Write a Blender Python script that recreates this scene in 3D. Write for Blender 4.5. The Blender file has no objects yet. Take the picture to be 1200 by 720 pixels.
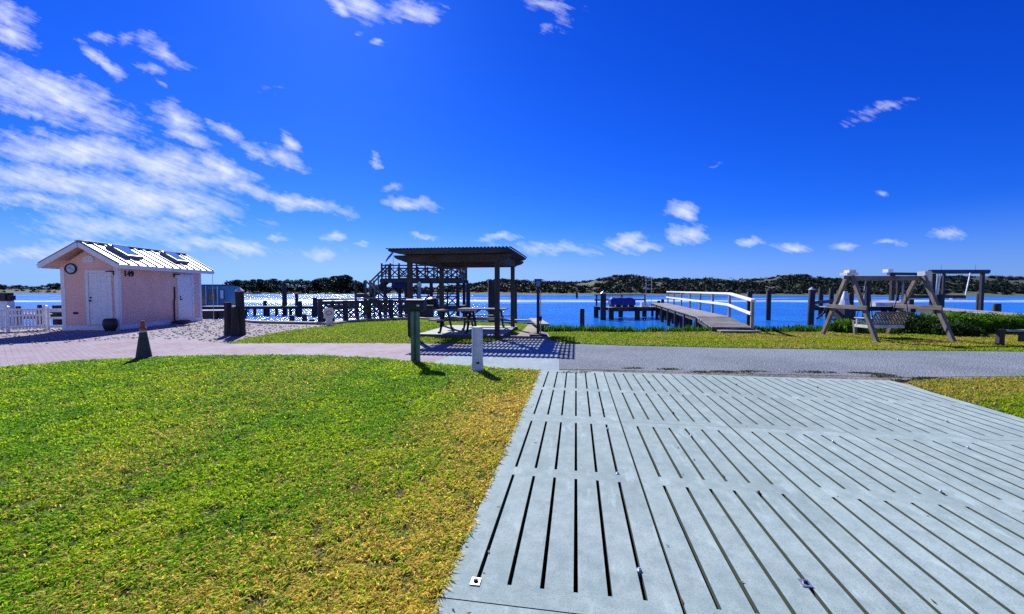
import bpy, bmesh, math, random
import numpy as np
from mathutils import Vector, Matrix
from mathutils.geometry import tessellate_polygon

random.seed(7)
RNG = np.random.default_rng(7)
R = math.radians
S = bpy.context.scene
COL = S.collection

# ------------------------------------------------------------------ camera
F, H, PITCH = 479.0, 1.577, R(2.39)
cam_d = bpy.data.cameras.new("camera")
cam = bpy.data.objects.new("camera", cam_d)
COL.objects.link(cam)
cam.location = (0, 0, H)
cam.rotation_euler = (R(90) - PITCH, 0, 0)
cam_d.sensor_width = 36.0
cam_d.lens = F / 1200 * 36
cam_d.clip_start, cam_d.clip_end = 0.05, 9000
S.camera = cam
CP, SP = math.cos(PITCH), math.sin(PITCH)


def P(px, py, y):
    """the point at depth y that the photo shows at (px, py)"""
    u, v = (px - 600) / F, (360 - py) / F
    dz = y * (v * CP - SP) / (CP + v * SP)
    return Vector((u * (y * CP - dz * SP), y, H + dz))


def G(px, py, z=0.0):
    """the point of the level z that the photo shows at (px, py)"""
    u, v = (px - 600) / F, (360 - py) / F
    dx, dy, dz = u, CP + v * SP, v * CP - SP
    t = (z - H) / dz
    return Vector((dx * t, dy * t, z))


# ------------------------------------------------------------------ light
SUN_EL, SUN_AZ = 38.5, -23.5            # azimuth from +Y, negative = to the left
sd = Vector((math.sin(R(SUN_AZ)) * math.cos(R(SUN_EL)), math.cos(R(SUN_AZ)) * math.cos(R(SUN_EL)), math.sin(R(SUN_EL))))
sl = bpy.data.lights.new("sun", 'SUN')
sl.energy, sl.angle, sl.color = 4.9, R(0.55), (1.0, 0.985, 0.955)
sun = bpy.data.objects.new("sun", sl)
COL.objects.link(sun)
sun.rotation_euler = sd.to_track_quat('Z', 'Y').to_euler()

S.view_settings.view_transform = 'Standard'
S.view_settings.look = 'None'
S.view_settings.gamma = 1
S.view_settings.exposure = 0.6

W = bpy.data.worlds.new("World")
S.world = W
W.use_nodes = True


class NT:
    """small helper to write node trees"""
    def __init__(self, tree):
        self.t = tree
        tree.nodes.clear()

    def n(self, kind, **kw):
        o = self.t.nodes.new(kind)
        for k, v in kw.items():
            setattr(o, k, v)
        return o

    def l(self, a, b):
        self.t.links.new(a, b)

    def put(self, sock, v):
        if isinstance(v, bpy.types.NodeSocket):
            self.l(v, sock)
        elif v is not None:
            sock.default_value = v

    def math(self, op, a=None, b=None, c=None, clamp=False):
        o = self.n('ShaderNodeMath', operation=op, use_clamp=clamp)
        for i, v in enumerate((a, b, c)):
            self.put(o.inputs[i], v)
        return o.outputs[0]

    def vmath(self, op, a=None, b=None, out=0):
        o = self.n('ShaderNodeVectorMath', operation=op)
        for i, v in enumerate((a, b)):
            self.put(o.inputs[i], v)
        return o.outputs[out]

    def mix(self, f, a, b, blend='MIX'):
        o = self.n('ShaderNodeMix', data_type='RGBA', blend_type=blend)
        self.put(o.inputs[0], f)
        for i, v in ((6, a), (7, b)):
            if isinstance(v, tuple) and len(v) == 3:
                v = (*v, 1)
            self.put(o.inputs[i], v)
        return o.outputs[2]

    def ramp(self, f, a, b, lo=0.0, hi=1.0, mode='SMOOTHSTEP'):
        o = self.n('ShaderNodeMapRange', interpolation_type=mode)
        self.put(o.inputs[0], f)
        for i, v in enumerate((a, b, lo, hi)):
            self.put(o.inputs[i + 1], v)
        return o.outputs[0]

    def noise(self, vec, scale, detail=4, rough=0.55, out=0, dist=0.0):
        o = self.n('ShaderNodeTexNoise')
        self.put(o.inputs['Vector'], vec)
        o.inputs['Scale'].default_value = scale
        o.inputs['Detail'].default_value = detail
        o.inputs['Roughness'].default_value = rough
        o.inputs['Distortion'].default_value = dist
        return o.outputs[out]

    def mapping(self, vec, scale=(1, 1, 1), rot=(0, 0, 0), loc=(0, 0, 0), kind='POINT'):
        o = self.n('ShaderNodeMapping', vector_type=kind)
        self.l(vec, o.inputs[0])
        o.inputs['Scale'].default_value = scale
        o.inputs['Rotation'].default_value = rot
        o.inputs['Location'].default_value = loc
        return o.outputs[0]


# sky: Nishita, deepened, with clouds laid out by direction
w = NT(W.node_tree)
sky = w.n('ShaderNodeTexSky', sky_type='NISHITA')
sky.sun_disc = False
sky.sun_elevation = R(SUN_EL)
sky.sun_rotation = R(SUN_AZ)
sky.air_density, sky.dust_density, sky.ozone_density = 1.0, 0.16, 3.0
gen = w.n('ShaderNodeTexCoord').outputs['Generated']
SKY = 0.085
zx_ = w.n('ShaderNodeSeparateXYZ')
w.l(gen, zx_.inputs[0])
zdir = zx_.outputs[2]
sp_ = w.n('ShaderNodeSeparateColor')
w.l(sky.outputs[0], sp_.inputs[0])
cb_ = w.n('ShaderNodeCombineColor')
for i_, (pre, g_, k_) in enumerate(((.108, 2.5, .36), (.108, 1.445, .46), (.108, 1.0, 1.35))):
    # deepen the blue channel by channel, as the photograph's colour rendering does
    q_ = w.math('MULTIPLY', sp_.outputs[i_], pre)
    q_ = w.math('MULTIPLY', w.math('POWER', q_, g_), k_ / (SKY * 1.516))
    w.l(q_, cb_.inputs[i_])
sq_ = w.n('ShaderNodeSeparateColor'); w.l(cb_.outputs[0], sq_.inputs[0])
cq_ = w.n('ShaderNodeCombineColor')
w.l(w.math('MINIMUM', sq_.outputs[0], w.math('MULTIPLY', sq_.outputs[1], .52)), cq_.inputs[0])
w.l(sq_.outputs[1], cq_.inputs[1]); w.l(sq_.outputs[2], cq_.inputs[2])
skyc = cq_.outputs[0]
# paler air low over the horizon
skyc = w.mix(w.ramp(zdir, .16, .0, 0, .34), skyc, (2.6, 4.4, 7.7))
sx = w.n('ShaderNodeSeparateXYZ')
w.l(gen, sx.inputs[0])
yy = w.math('MAXIMUM', sx.outputs[1], 0.04)
cu, cv = w.math('DIVIDE', sx.outputs[0], yy), w.math('DIVIDE', sx.outputs[2], yy)
cx = w.n('ShaderNodeCombineXYZ')
w.l(cu, cx.inputs[0]); w.l(cv, cx.inputs[1])
base = cx.outputs[0]
# ragged edges: shift the direction a little by noise before the cloud shapes are read
warp = w.vmath('SUBTRACT', w.noise(base, 9.0, 5, 0.62, out=1), (0.5, 0.5, 0.5))
wsc = w.n('ShaderNodeVectorMath', operation='SCALE'); w.l(warp, wsc.inputs[0]); wsc.inputs['Scale'].default_value = 0.075
cvec = w.vmath('ADD', base, wsc.outputs[0])
CLOUDS = [
    (8, 22, 40, 20, 25, .8), (10, 38, 34, 13, 25, .9), (60, 110, 120, 24, 22, 1), (40, 131, 50, 9, 14, .8), (10, 96, 60, 20, 22, .8),
    (120, 70, 36, 7, 36, .8), (118, 40, 20, 6, 10, .6), (150, 43, 11, 8, 20, .5), (190, 62, 34, 11, 32, .65), (178, 80, 18, 8, 35, .55), (186, 97, 9, 3, 35, .6),
    (205, 138, 32, 17, 32, 1), (220, 161, 34, 9, 15, .95), (100, 178, 120, 19, 5, 1), (190, 196, 95, 22, 13, 1), (262, 200, 50, 15, 30, 1), (285, 218, 40, 12, 22, .9),
    (265, 155, 22, 10, 38, .65), (300, 177, 30, 9, 25, .75), (330, 182, 30, 11, 25, .85), (342, 165, 16, 9, 32, .9),
    (60, 212, 120, 20, 6, 1), (170, 232, 120, 24, 8, 1), (225, 250, 60, 14, 5, .9), (40, 236, 90, 10, 8, .8), (130, 268, 95, 17, 4, .75), (205, 268, 60, 13, 5, .7),
    (60, 296, 90, 11, 0, .55), (255, 288, 75, 10, 4, .75), (365, 240, 48, 9, 9, .95), (335, 231, 28, 8, 12, .7), (480, 238, 34, 9, 8, .95), (462, 216, 14, 6, 0, .6),
    (440, 190, 8, 5, 0, .55), (320, 279, 17, 5, 0, .75), (392, 276, 18, 5, 0, .75), (425, 283, 10, 4, 0, .55), (380, 296, 24, 8, 0, .45), (585, 280, 26, 6, -5, .7), (500, 279, 18, 3, 0, .5),
    (425, 8, 28, 15, 20, .9), (397, 12, 16, 9, 45, .85), (485, 15, 32, 13, 0, 1.05), (420, 42, 8, 4, 0, .5), (443, 50, 8, 5, 0, .65),
    (640, 8, 30, 9, 10, .55), (662, 27, 14, 13, 0, .55), (647, 36, 8, 8, 0, .4), (1035, 126, 34, 8, -12, .55), (1002, 142, 20, 6, -10, .4),
    (801, 248, 22, 11, 0, 1.05), (808, 277, 23, 11, 0, 1.05), (733, 284, 24, 10, 0, 1), (755, 291, 30, 5, 0, .5), (876, 285, 20, 5, 0, .8), (930, 287, 23, 6, 0, .8),
    (990, 286, 15, 5, 0, .6), (1115, 275, 23, 7, 0, .75), (1043, 284, 16, 3, 0, .4), (835, 193, 13, 3, 0, .4), (1032, 228, 9, 4, 0, .4), (650, 293, 70, 7, 0, .5), (320, 104, 20, 6, 0, .42),
]
acc = None
for px, py, rx, ry, ang, st in CLOUDS:
    p = P(px, py, 1.0)
    st = st + .13 if st < .72 and py > 170 else st
    m = w.mapping(cvec, scale=(rx * 1.25 / F, ry * 1.35 / F, 1), rot=(0, 0, -R(ang)), loc=(p.x, p.z - H, 0), kind='TEXTURE')
    v = w.math('MULTIPLY_ADD', w.vmath('LENGTH', m, out=1), -st, st)
    acc = v if acc is None else w.math('MAXIMUM', acc, v)
streak = w.mapping(w.mapping(base, rot=(0, 0, R(19))), scale=(1.0, 3.8, 1))
wisp = w.mapping(w.mapping(base, rot=(0, 0, R(23))), scale=(1.0, 6.5, 1))
fine = w.math('ADD', w.math('MULTIPLY', w.noise(streak, 8.0, 8, 0.68), 0.60), w.math('MULTIPLY', w.noise(base, 22.0, 6, 0.62), 0.22))
fine = w.math('ADD', fine, w.math('MULTIPLY', w.noise(wisp, 15.0, 6, 0.65), 0.28))
dens = w.math('ADD', acc, w.math('MULTIPLY_ADD', fine, 2.7, -1.60))
dens = w.math('MULTIPLY', w.ramp(dens, 0.0, 1.0, 0, 1, 'LINEAR'), w.ramp(sx.outputs[1], 0.02, 0.2))
ctone = w.ramp(w.noise(streak, 6.0, 4, 0.6), 0.3, 0.7, 0.72, 1.0)
cc = w.mix(ctone, (4.2, 5.2, 7.6), (7.0, 7.4, 8.0))
# unseen broken cloud, added behind the camera to fill faces turned from the sun
rear_fill = w.math('MULTIPLY', w.math('MULTIPLY', w.ramp(sx.outputs[1], -.05, -.45), w.ramp(sx.outputs[2], .62, .40)), w.ramp(w.noise(gen, 3.2, 6, .6), .34, .66, 0, .5))
dens = w.math('MAXIMUM', dens, rear_fill)
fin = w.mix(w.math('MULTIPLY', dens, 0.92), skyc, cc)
# pale band of sea air low over the horizon
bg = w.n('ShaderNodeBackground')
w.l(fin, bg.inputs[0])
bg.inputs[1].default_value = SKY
wo = w.n('ShaderNodeOutputWorld')
w.l(bg.outputs[0], wo.inputs[0])

S.cycles.max_bounces = 6
S.cycles.use_denoising = False
S.cycles.sample_clamp_indirect = 8

# ------------------------------------------------------------------ materials
def mat(name):
    m = bpy.data.materials.new(name)
    m.use_nodes = True
    t = NT(m.node_tree)
    b = t.n('ShaderNodeBsdfPrincipled')
    o = t.n('ShaderNodeOutputMaterial')
    t.l(b.outputs[0], o.inputs[0])
    return m, t, b


def bump(t, b, h, strength, dist):
    o = t.n('ShaderNodeBump')
    o.inputs['Strength'].default_value = strength
    o.inputs['Distance'].default_value = dist
    t.l(h, o.inputs['Height'])
    t.l(o.outputs[0], b.inputs['Normal'])


def plain(name, c, rough=0.6, metal=0.0, var=0.15, scale=6.0, bstr=0.0, coat=0.0):
    m, t, b = mat(name)
    co = t.n('ShaderNodeTexCoord').outputs['Object']
    n = t.noise(co, scale, 5, 0.6)
    c2 = tuple(x * (1 - var) for x in c)
    c3 = tuple(min(1, x * (1 + var)) for x in c)
    t.l(t.mix(t.ramp(n, .3, .7), c2, c3), b.inputs['Base Color'])
    b.inputs['Roughness'].default_value = rough
    b.inputs['Metallic'].default_value = metal
    b.inputs['Coat Weight'].default_value = coat
    if bstr:
        bump(t, b, t.noise(co, scale * 8, 4, 0.6), bstr, 0.01)
    return m


def wood(name, c1, c2, axis=0, rough=0.8):
    """weathered boards: grain runs along one local axis, with checks and blotches"""
    m, t, b = mat(name)
    co = t.n('ShaderNodeTexCoord').outputs['Object']
    sc = [26.0, 26.0, 26.0]
    sc[axis] = 1.6
    g = t.noise(t.mapping(co, scale=tuple(sc)), 1.0, 6, 0.65)
    bl = t.noise(co, 2.2, 4, 0.6)
    k = t.math('ADD', t.math('MULTIPLY', g, 0.65), t.math('MULTIPLY', bl, 0.45))
    t.l(t.mix(t.ramp(k, .34, .76), c1, c2), b.inputs['Base Color'])
    b.inputs['Roughness'].default_value = rough
    bump(t, b, g, 0.35, 0.01)
    return m


M = {}
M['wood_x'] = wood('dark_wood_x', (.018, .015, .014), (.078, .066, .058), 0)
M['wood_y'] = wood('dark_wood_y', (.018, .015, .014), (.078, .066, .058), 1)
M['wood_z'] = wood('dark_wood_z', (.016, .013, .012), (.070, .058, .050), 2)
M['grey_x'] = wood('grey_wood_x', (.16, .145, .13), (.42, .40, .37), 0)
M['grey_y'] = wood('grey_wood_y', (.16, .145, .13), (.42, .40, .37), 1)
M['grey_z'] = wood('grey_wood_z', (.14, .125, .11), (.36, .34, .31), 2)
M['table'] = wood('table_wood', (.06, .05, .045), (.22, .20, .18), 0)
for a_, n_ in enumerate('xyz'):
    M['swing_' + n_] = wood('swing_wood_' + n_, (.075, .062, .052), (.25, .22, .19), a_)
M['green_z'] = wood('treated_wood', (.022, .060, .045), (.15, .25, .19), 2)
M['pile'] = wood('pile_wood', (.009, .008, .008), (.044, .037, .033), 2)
M['white'] = plain('white_paint', (.78, .79, .80), .45, var=.06)
M['dirty_white'] = plain('weathered_white', (.60, .61, .60), .6, var=.22, scale=3)
M['black'] = plain('black_plastic', (.012, .012, .014), .62, var=.3)
M['black_metal'] = plain('black_metal', (.015, .015, .017), .4, .6, var=.3)
M['steel'] = plain('galvanised_steel', (.55, .56, .58), .38, .85, var=.2, scale=20)
M['rust'] = plain('rusty_bolt', (.09, .05, .03), .7, .3, var=.4, scale=60)
M['navy'] = plain('blue_canvas', (.015, .03, .22), .7, var=.2, bstr=.3)
M['teal'] = plain('teal_paint', (.10, .22, .27), .55, var=.15)
M['dark_teal'] = plain('dark_teal', (.03, .07, .10), .5, var=.2)
M['orange'] = plain('orange_rubber', (.36, .065, .03), .55, var=.25, scale=14)
M['cone_black'] = plain('dark_cone_rubber', (.025, .032, .034), .6, var=.4, scale=9)  # mottled near-black rubber of the cone body
M['reflective'] = plain('grey_reflective_band', (.42, .45, .48), .35, var=.2)
M['terracotta'] = plain('dark_planter', (.020, .017, .020), .5, var=.3)
M['bark'] = wood('bark', (.02, .016, .012), (.075, .06, .048), 2)


def glassy(name, c, rough=0.06):
    m, t, b = mat(name)
    b.inputs['Base Color'].default_value = (*c, 1)
    b.inputs['Roughness'].default_value = rough
    b.inputs['Specular IOR Level'].default_value = .9
    return m


M['glass'] = glassy('window_glass', (.015, .022, .03))
M['skylight_glass'] = glassy('skylight_glass', (.10, .22, .52), .06)
M['skylight_glass'].node_tree.nodes['Principled BSDF'].inputs['Specular IOR Level'].default_value = .25
M['milk'] = plain('frosted_lamp_glass', (.75, .76, .74), .3, var=.03)


def concrete(name, c1, c2, rough=.8, scale=1.0, broom=True):
    m, t, b = mat(name)
    co = t.n('ShaderNodeTexCoord').outputs['Object']
    big = t.noise(co, 1.1 * scale, 5, 0.6)
    mid = t.noise(co, 9 * scale, 5, 0.65)
    spk = t.noise(co, 140 * scale, 3, 0.7)
    k = t.math('ADD', t.math('MULTIPLY', big, .55), t.math('MULTIPLY', mid, .45))
    col = t.mix(t.ramp(k, .32, .7), c1, c2)
    col = t.mix(t.ramp(spk, .36, .50, .45, 0.0), col, tuple(x * .40 for x in c1))
    col = t.mix(t.ramp(t.noise(t.mapping(co, scale=(3.2, .9, 1)), 2.3, 5, .7), .52, .72, 0, .45), col, tuple(min(1, x * 1.35) for x in c2))
    col = t.mix(t.ramp(t.noise(co, 3.1, 3, .6), .60, .70, 0, .28), col, (.17, .18, .24))
    # algae and tyre blotches
    st = t.noise(co, .55 * scale, 6, .7)
    col = t.mix(t.ramp(st, .5, .72, 0, .42), col, (.20, .23, .17))
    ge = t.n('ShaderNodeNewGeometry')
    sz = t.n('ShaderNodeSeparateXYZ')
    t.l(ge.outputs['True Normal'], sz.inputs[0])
    col = t.mix(t.ramp(sz.outputs[2], .3, .7, .85, 0), col, (.040, .046, .026))       # mossy tone on upright faces, darkened to paint the shade in the slots
    if broom:
        # faint wheel tracks and a few oil spots
        tr = t.noise(t.mapping(co, scale=(2.6, .22, 1), rot=(0, 0, R(9))), 1.0, 4, .6)
        col = t.mix(t.ramp(tr, .55, .70, 0, .30), col, (.15, .165, .165))
        vo = t.n('ShaderNodeTexVoronoi')
        t.l(co, vo.inputs['Vector'])
        vo.inputs['Scale'].default_value = 1.15
        col = t.mix(t.ramp(vo.outputs['Distance'], .03, .06, .55, 0), col, (.08, .085, .08))
    oi = t.n('ShaderNodeObjectInfo').outputs['Random']
    hv = t.n('ShaderNodeHueSaturation')
    t.l(col, hv.inputs['Color'])
    t.l(t.ramp(oi, 0, 1, .92, 1.06, 'LINEAR'), hv.inputs['Value'])
    t.l(hv.outputs[0], b.inputs['Base Color'])
    b.inputs['Roughness'].default_value = rough
    b.inputs['Specular IOR Level'].default_value = .12
    hh = spk
    if broom:
        br = t.noise(t.mapping(co, scale=(7, 190, 1)), 1.0, 2, .5)
        hh = t.math('ADD', t.math('MULTIPLY', spk, .6), t.math('MULTIPLY', br, .5))
    bump(t, b, hh, .3, .004)
    return m


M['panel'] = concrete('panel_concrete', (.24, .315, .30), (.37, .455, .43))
M['apron'] = concrete('apron_concrete', (.22, .28, .30), (.31, .37, .40), scale=.8)
M['pad'] = concrete('pad_concrete', (.42, .43, .42), (.56, .56, .54))


def gravelly(name, c1, c2, c3, scale=26.0, bstr=.8, patch=.3):
    m, t, b = mat(name)
    co = t.n('ShaderNodeTexCoord').outputs['Object']
    vo = t.n('ShaderNodeTexVoronoi')
    t.l(co, vo.inputs['Vector'])
    vo.inputs['Scale'].default_value = scale
    big = t.noise(co, patch, 6, .65)
    sp = t.noise(co, scale * 1.8, 4, .7)
    col = t.mix(t.ramp(big, .35, .68), c1, c2)
    col = t.mix(t.ramp(vo.outputs['Color'], .2, .9, 0, .55), col, c3)
    col = t.mix(t.ramp(sp, .30, .46, .7, 0.0), col, tuple(x * .3 for x in c1))
    t.l(col, b.inputs['Base Color'])
    b.inputs['Roughness'].default_value = .9
    b.inputs['Specular IOR Level'].default_value = .12
    bump(t, b, t.math('ADD', vo.outputs['Distance'], sp), bstr, .02)
    return m


M['road'] = gravelly('gravel_road', (.155, .18, .205), (.24, .27, .30), (.31, .335, .355), 34, .9, .45)
M['shoulder'] = gravelly('road_shoulder', (.085, .08, .07), (.24, .22, .19), (.33, .31, .28), 22, 1.0, .9)
M['gravel'] = gravelly('white_gravel', (.235, .205, .21), (.325, .285, .295), (.38, .345, .35), 42, .3, .6)
M['sand'] = gravelly('sandy_soil', (.24, .20, .13), (.40, .35, .25), (.44, .40, .32), 30, .6, .8)
M['soil'] = gravelly('dark_soil', (.018, .015, .012), (.04, .035, .028), (.05, .045, .04), 20, .8, 2)


def pavers():
    m, t, b = mat('brick_pavers')
    co = t.n('ShaderNodeTexCoord').outputs['Object']
    br = t.n('ShaderNodeTexBrick')
    t.l(t.mapping(co, rot=(0, 0, R(38))), br.inputs['Vector'])
    br.inputs['Color1'].default_value = (.265, .185, .205, 1)
    br.inputs['Color2'].default_value = (.335, .265, .295, 1)
    br.inputs['Mortar'].default_value = (.14, .13, .15, 1)
    br.inputs['Scale'].default_value = 1.0
    br.inputs['Brick Width'].default_value = .21
    br.inputs['Row Height'].default_value = .105
    br.inputs['Mortar Size'].default_value = .006
    n = t.noise(co, .8, 6, .65)
    col = t.mix(t.ramp(n, .38, .66, 0, .65), br.outputs['Color'], (.33, .315, .35))
    n2 = t.noise(co, 30, 4, .7)
    col = t.mix(t.ramp(n2, .3, .5, .45, 0), col, (.16, .13, .13))
    t.l(col, b.inputs['Base Color'])
    b.inputs['Roughness'].default_value = .8
    b.inputs['Specular IOR Level'].default_value = .12
    bump(t, b, br.outputs['Fac'], -.4, .006)
    return m


M['pavers'] = pavers()


def lawn_soil():
    m, t, b = mat('lawn_thatch')
    co = t.n('ShaderNodeTexCoord').outputs['Object']
    n = t.noise(co, 1.2, 6, .65)
    s = t.noise(co, 45, 5, .75)
    col = t.mix(t.ramp(n, .35, .65), (.07, .12, .006), (.17, .14, .03))
    col = t.mix(t.ramp(s, .35, .7), t.mix(.75, col, (.02, .02, .008)), col)
    t.l(col, b.inputs['Base Color'])
    b.inputs['Roughness'].default_value = .95
    bump(t, b, s, 1.0, .03)
    return m


M['lawn'] = lawn_soil()


def siding():
    m, t, b = mat('pink_lap_siding')
    tc = t.n('ShaderNodeTexCoord').outputs['Object']
    s = t.n('ShaderNodeSeparateXYZ')
    t.l(tc, s.inputs[0])
    ph = t.math('FRACT', t.math('DIVIDE', s.outputs[2], .115))
    n = t.noise(tc, 1.6, 5, .6)
    col = t.mix(t.ramp(n, .3, .7), (.82, .47, .38), (.88, .54, .45))
    t.l(t.mix(t.ramp(ph, .0, .07, .5, 0), col, (.50, .25, .24)), b.inputs['Base Color'])
    b.inputs['Roughness'].default_value = .6
    bump(t, b, ph, -.8, .014)
    return m


M['pink'] = siding()
M['peach'] = plain('peach_soffit', (.70, .42, .30), .6, var=.08)
M['roof_metal'] = plain('white_metal_roof', (.46, .465, .47), .42, .1, var=.06, scale=2)
M['flag'] = plain('faded_flag_cloth', (.08, .07, .16), .8, var=.5, scale=5)
M['red'] = plain('faded_red', (.45, .12, .12), .6, var=.2)


def leafmat(name, trans=.25):
    m, t, b = mat(name)
    a = t.n('ShaderNodeAttribute', attribute_name='tint')
    t.l(a.outputs['Color'], b.inputs['Base Color'])
    b.inputs['Roughness'].default_value = .55
    b.inputs['Specular IOR Level'].default_value = .06
    if trans:
        tr = t.n('ShaderNodeBsdfTranslucent')
        t.l(a.outputs['Color'], tr.inputs[0])
        mx = t.n('ShaderNodeMixShader')
        mx.inputs[0].default_value = trans
        o = [x for x in t.t.nodes if x.type == 'OUTPUT_MATERIAL'][0]
        t.l(b.outputs[0], mx.inputs[1]); t.l(tr.outputs[0], mx.inputs[2]); t.l(mx.outputs[0], o.inputs[0])
    return m


M['grass'] = leafmat('grass_blades', .5)
M['leaf'] = leafmat('shrub_leaves', .25)
M['tree_leaf'] = leafmat('far_tree_leaves', .1)


def watermat():
    m, t, b = mat('river_water')
    co = t.n('ShaderNodeTexCoord').outputs['Object']
    n1 = t.noise(t.mapping(co, scale=(.55, 1.0, 1), rot=(0, 0, R(12))), 1.15, 5, .62)
    n2 = t.noise(t.mapping(co, scale=(.5, 1.0, 1), rot=(0, 0, R(-8))), 4.5, 4, .6)
    n3 = t.noise(t.mapping(co, scale=(.35, 1.0, 1)), .16, 4, .55)
    hgt = t.math('ADD', t.math('MULTIPLY', n1, .55), t.math('ADD', t.math('MULTIPLY', n2, .16), t.math('MULTIPLY', n3, .9)))
    s = t.n('ShaderNodeSeparateXYZ')
    t.l(co, s.inputs[0])
    # foam left by boats that passed: two long broken bands along the channel
    fo = None
    wob = t.math('MULTIPLY_ADD', t.noise(t.mapping(co, scale=(.02, .05, 1)), 1.0, 3, .5), 26, -13)
    brk = t.noise(t.mapping(co, scale=(.05, .3, 1)), 1.0, 5, .7)
    for yc, wd, th in ((86, 13, .50), (118, 12, .60), (190, 30, .62)):
        d = t.math('ABSOLUTE', t.math('SUBTRACT', t.math('ADD', s.outputs[1], wob), yc))
        band = t.math('MULTIPLY', t.ramp(d, wd * .2, wd, 1, 0), t.ramp(brk, th - .12, th + .06))
        fo = band if fo is None else t.math('MAXIMUM', fo, band)
    deep = t.mix(t.ramp(n3, .35, .65), (.004, .15, .60), (.006, .20, .72))
    t.l(t.mix(t.math('MULTIPLY', fo, .62), deep, (.75, .80, .85)), b.inputs['Base Color'])
    t.l(t.ramp(fo, 0, 1, .15, .7), b.inputs['Roughness'])
    b.inputs['IOR'].default_value = 1.33
    bump(t, b, hgt, .85, .54)
    return m


M['water'] = watermat()


# ------------------------------------------------------------------ mesh builder
class MB:
    def __init__(self):
        self.v, self.f = [], []

    def add(self, vs, fs):
        k = len(self.v)
        self.v += [tuple(p) for p in vs]
        self.f += [tuple(i + k for i in q) for q in fs]
        return self

    def box(self, a, b, m=None):
        (x0, y0, z0), (x1, y1, z1) = a, b
        vs = [(x0, y0, z0), (x1, y0, z0), (x1, y1, z0), (x0, y1, z0), (x0, y0, z1), (x1, y0, z1), (x1, y1, z1), (x0, y1, z1)]
        if m is not None:
            vs = [m @ Vector(p) for p in vs]
        return self.add(vs, [(0, 3, 2, 1), (4, 5, 6, 7), (0, 1, 5, 4), (1, 2, 6, 5), (2, 3, 7, 6), (3, 0, 4, 7)])

    def bar(self, p, q, wd, ht, up=(0, 0, 1)):
        """a squared timber from p to q"""
        p, q = Vector(p), Vector(q)
        d = (q - p)
        L = d.length
        d.normalize()
        up = Vector(up)
        s = d.cross(up)
        if s.length < 1e-4:
            s = d.cross(Vector((0, 1, 0)))
        s.normalize()
        u = s.cross(d)
        c = min(wd, ht) * .10
        prof = [(-wd / 2 + c, -ht / 2), (wd / 2 - c, -ht / 2), (wd / 2, -ht / 2 + c), (wd / 2, ht / 2 - c), (wd / 2 - c, ht / 2), (-wd / 2 + c, ht / 2), (-wd / 2, ht / 2 - c), (-wd / 2, -ht / 2 + c)]
        vs = [p + s * a + u * b for a, b in prof] + [q + s * a + u * b for a, b in prof]
        fs = [tuple(range(7, -1, -1)), tuple(range(8, 16))] + [(i, (i + 1) % 8, 8 + (i + 1) % 8, 8 + i) for i in range(8)]
        return self.add(vs, fs)

    def tube(self, p, q, r0, r1=None, n=12):
        p, q = Vector(p), Vector(q)
        r1 = r0 if r1 is None else r1
        d = (q - p).normalized()
        a = d.cross(Vector((0, 0, 1)))
        if a.length < 1e-4:
            a = Vector((1, 0, 0))
        a.normalize()
        b = d.cross(a)
        vs = []
        for c, r in ((p, r0), (q, r1)):
            for i in range(n):
                t = 2 * math.pi * i / n
                vs.append(c + (a * math.cos(t) + b * math.sin(t)) * r)
        fs = [tuple(range(n)), tuple(range(2 * n - 1, n - 1, -1))] + [(i, n + i, n + (i + 1) % n, (i + 1) % n) for i in range(n)]
        return self.add(vs, fs)

    def path(self, pts, r, n=8):
        for a, b in zip(pts[:-1], pts[1:]):
            self.tube(a, b, r, r, n)
        return self

    def lathe(self, prof, c=(0, 0, 0), n=20):
        vs, fs = [], []
        k = len(prof)
        for i in range(n):
            t = 2 * math.pi * i / n
            vs += [(c[0] + r * math.cos(t), c[1] + r * math.sin(t), c[2] + z) for r, z in prof]
        for i in range(n):
            j = (i + 1) % n
            for q in range(k - 1):
                fs.append((i * k + q, j * k + q, j * k + q + 1, i * k + q + 1))
        fs.append(tuple(i * k for i in range(n - 1, -1, -1)))
        fs.append(tuple(i * k + k - 1 for i in range(n)))
        return self.add(vs, fs)

    def prism(self, poly, z0, z1, m=None):
        """a flat outline (list of xy) given thickness along z"""
        n = len(poly)
        vs = [Vector((x, y, z0)) for x, y in poly] + [Vector((x, y, z1)) for x, y in poly]
        tri = tessellate_polygon([[Vector((x, y, 0)) for x, y in poly]])
        fs = []
        for t in tri:
            a, b, c = (Vector((*poly[i], 0)) for i in t)
            up = (b - a).cross(c - a).z > 0
            t = tuple(t) if up else tuple(reversed(t))
            fs.append(tuple(i + n for i in t))
            fs.append(tuple(reversed(t)))
        area = sum(poly[i][0] * poly[(i + 1) % n][1] - poly[(i + 1) % n][0] * poly[i][1] for i in range(n))
        for i in range(n):
            j = (i + 1) % n
            fs.append((i, j, j + n, i + n) if area > 0 else (j, i, i + n, j + n))
        if m is not None:
            vs = [m @ p for p in vs]
        return self.add(vs, fs)

    def build(self, name, material, parent=None, smooth=False, loc=None, rotz=0.0):
        me = bpy.data.meshes.new(name)
        me.from_pydata(self.v, [], self.f)
        me.update()
        o = bpy.data.objects.new(name, me)
        COL.objects.link(o)
        me.materials.append(material)
        if smooth:
            me.polygons.foreach_set('use_smooth', [True] * len(me.polygons))
            try:
                me.set_sharp_from_angle(angle=R(40))
            except Exception:
                pass
        if parent is not None:
            o.parent = parent
        if loc is not None:
            o.location = loc
        if rotz:
            o.rotation_euler = (0, 0, rotz)
        return o


def tag(o, label, cat, group=None, kind=None):
    o['label'] = label
    o['category'] = cat
    if group:
        o['group'] = group
    if kind:
        o['kind'] = kind
    return o


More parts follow.
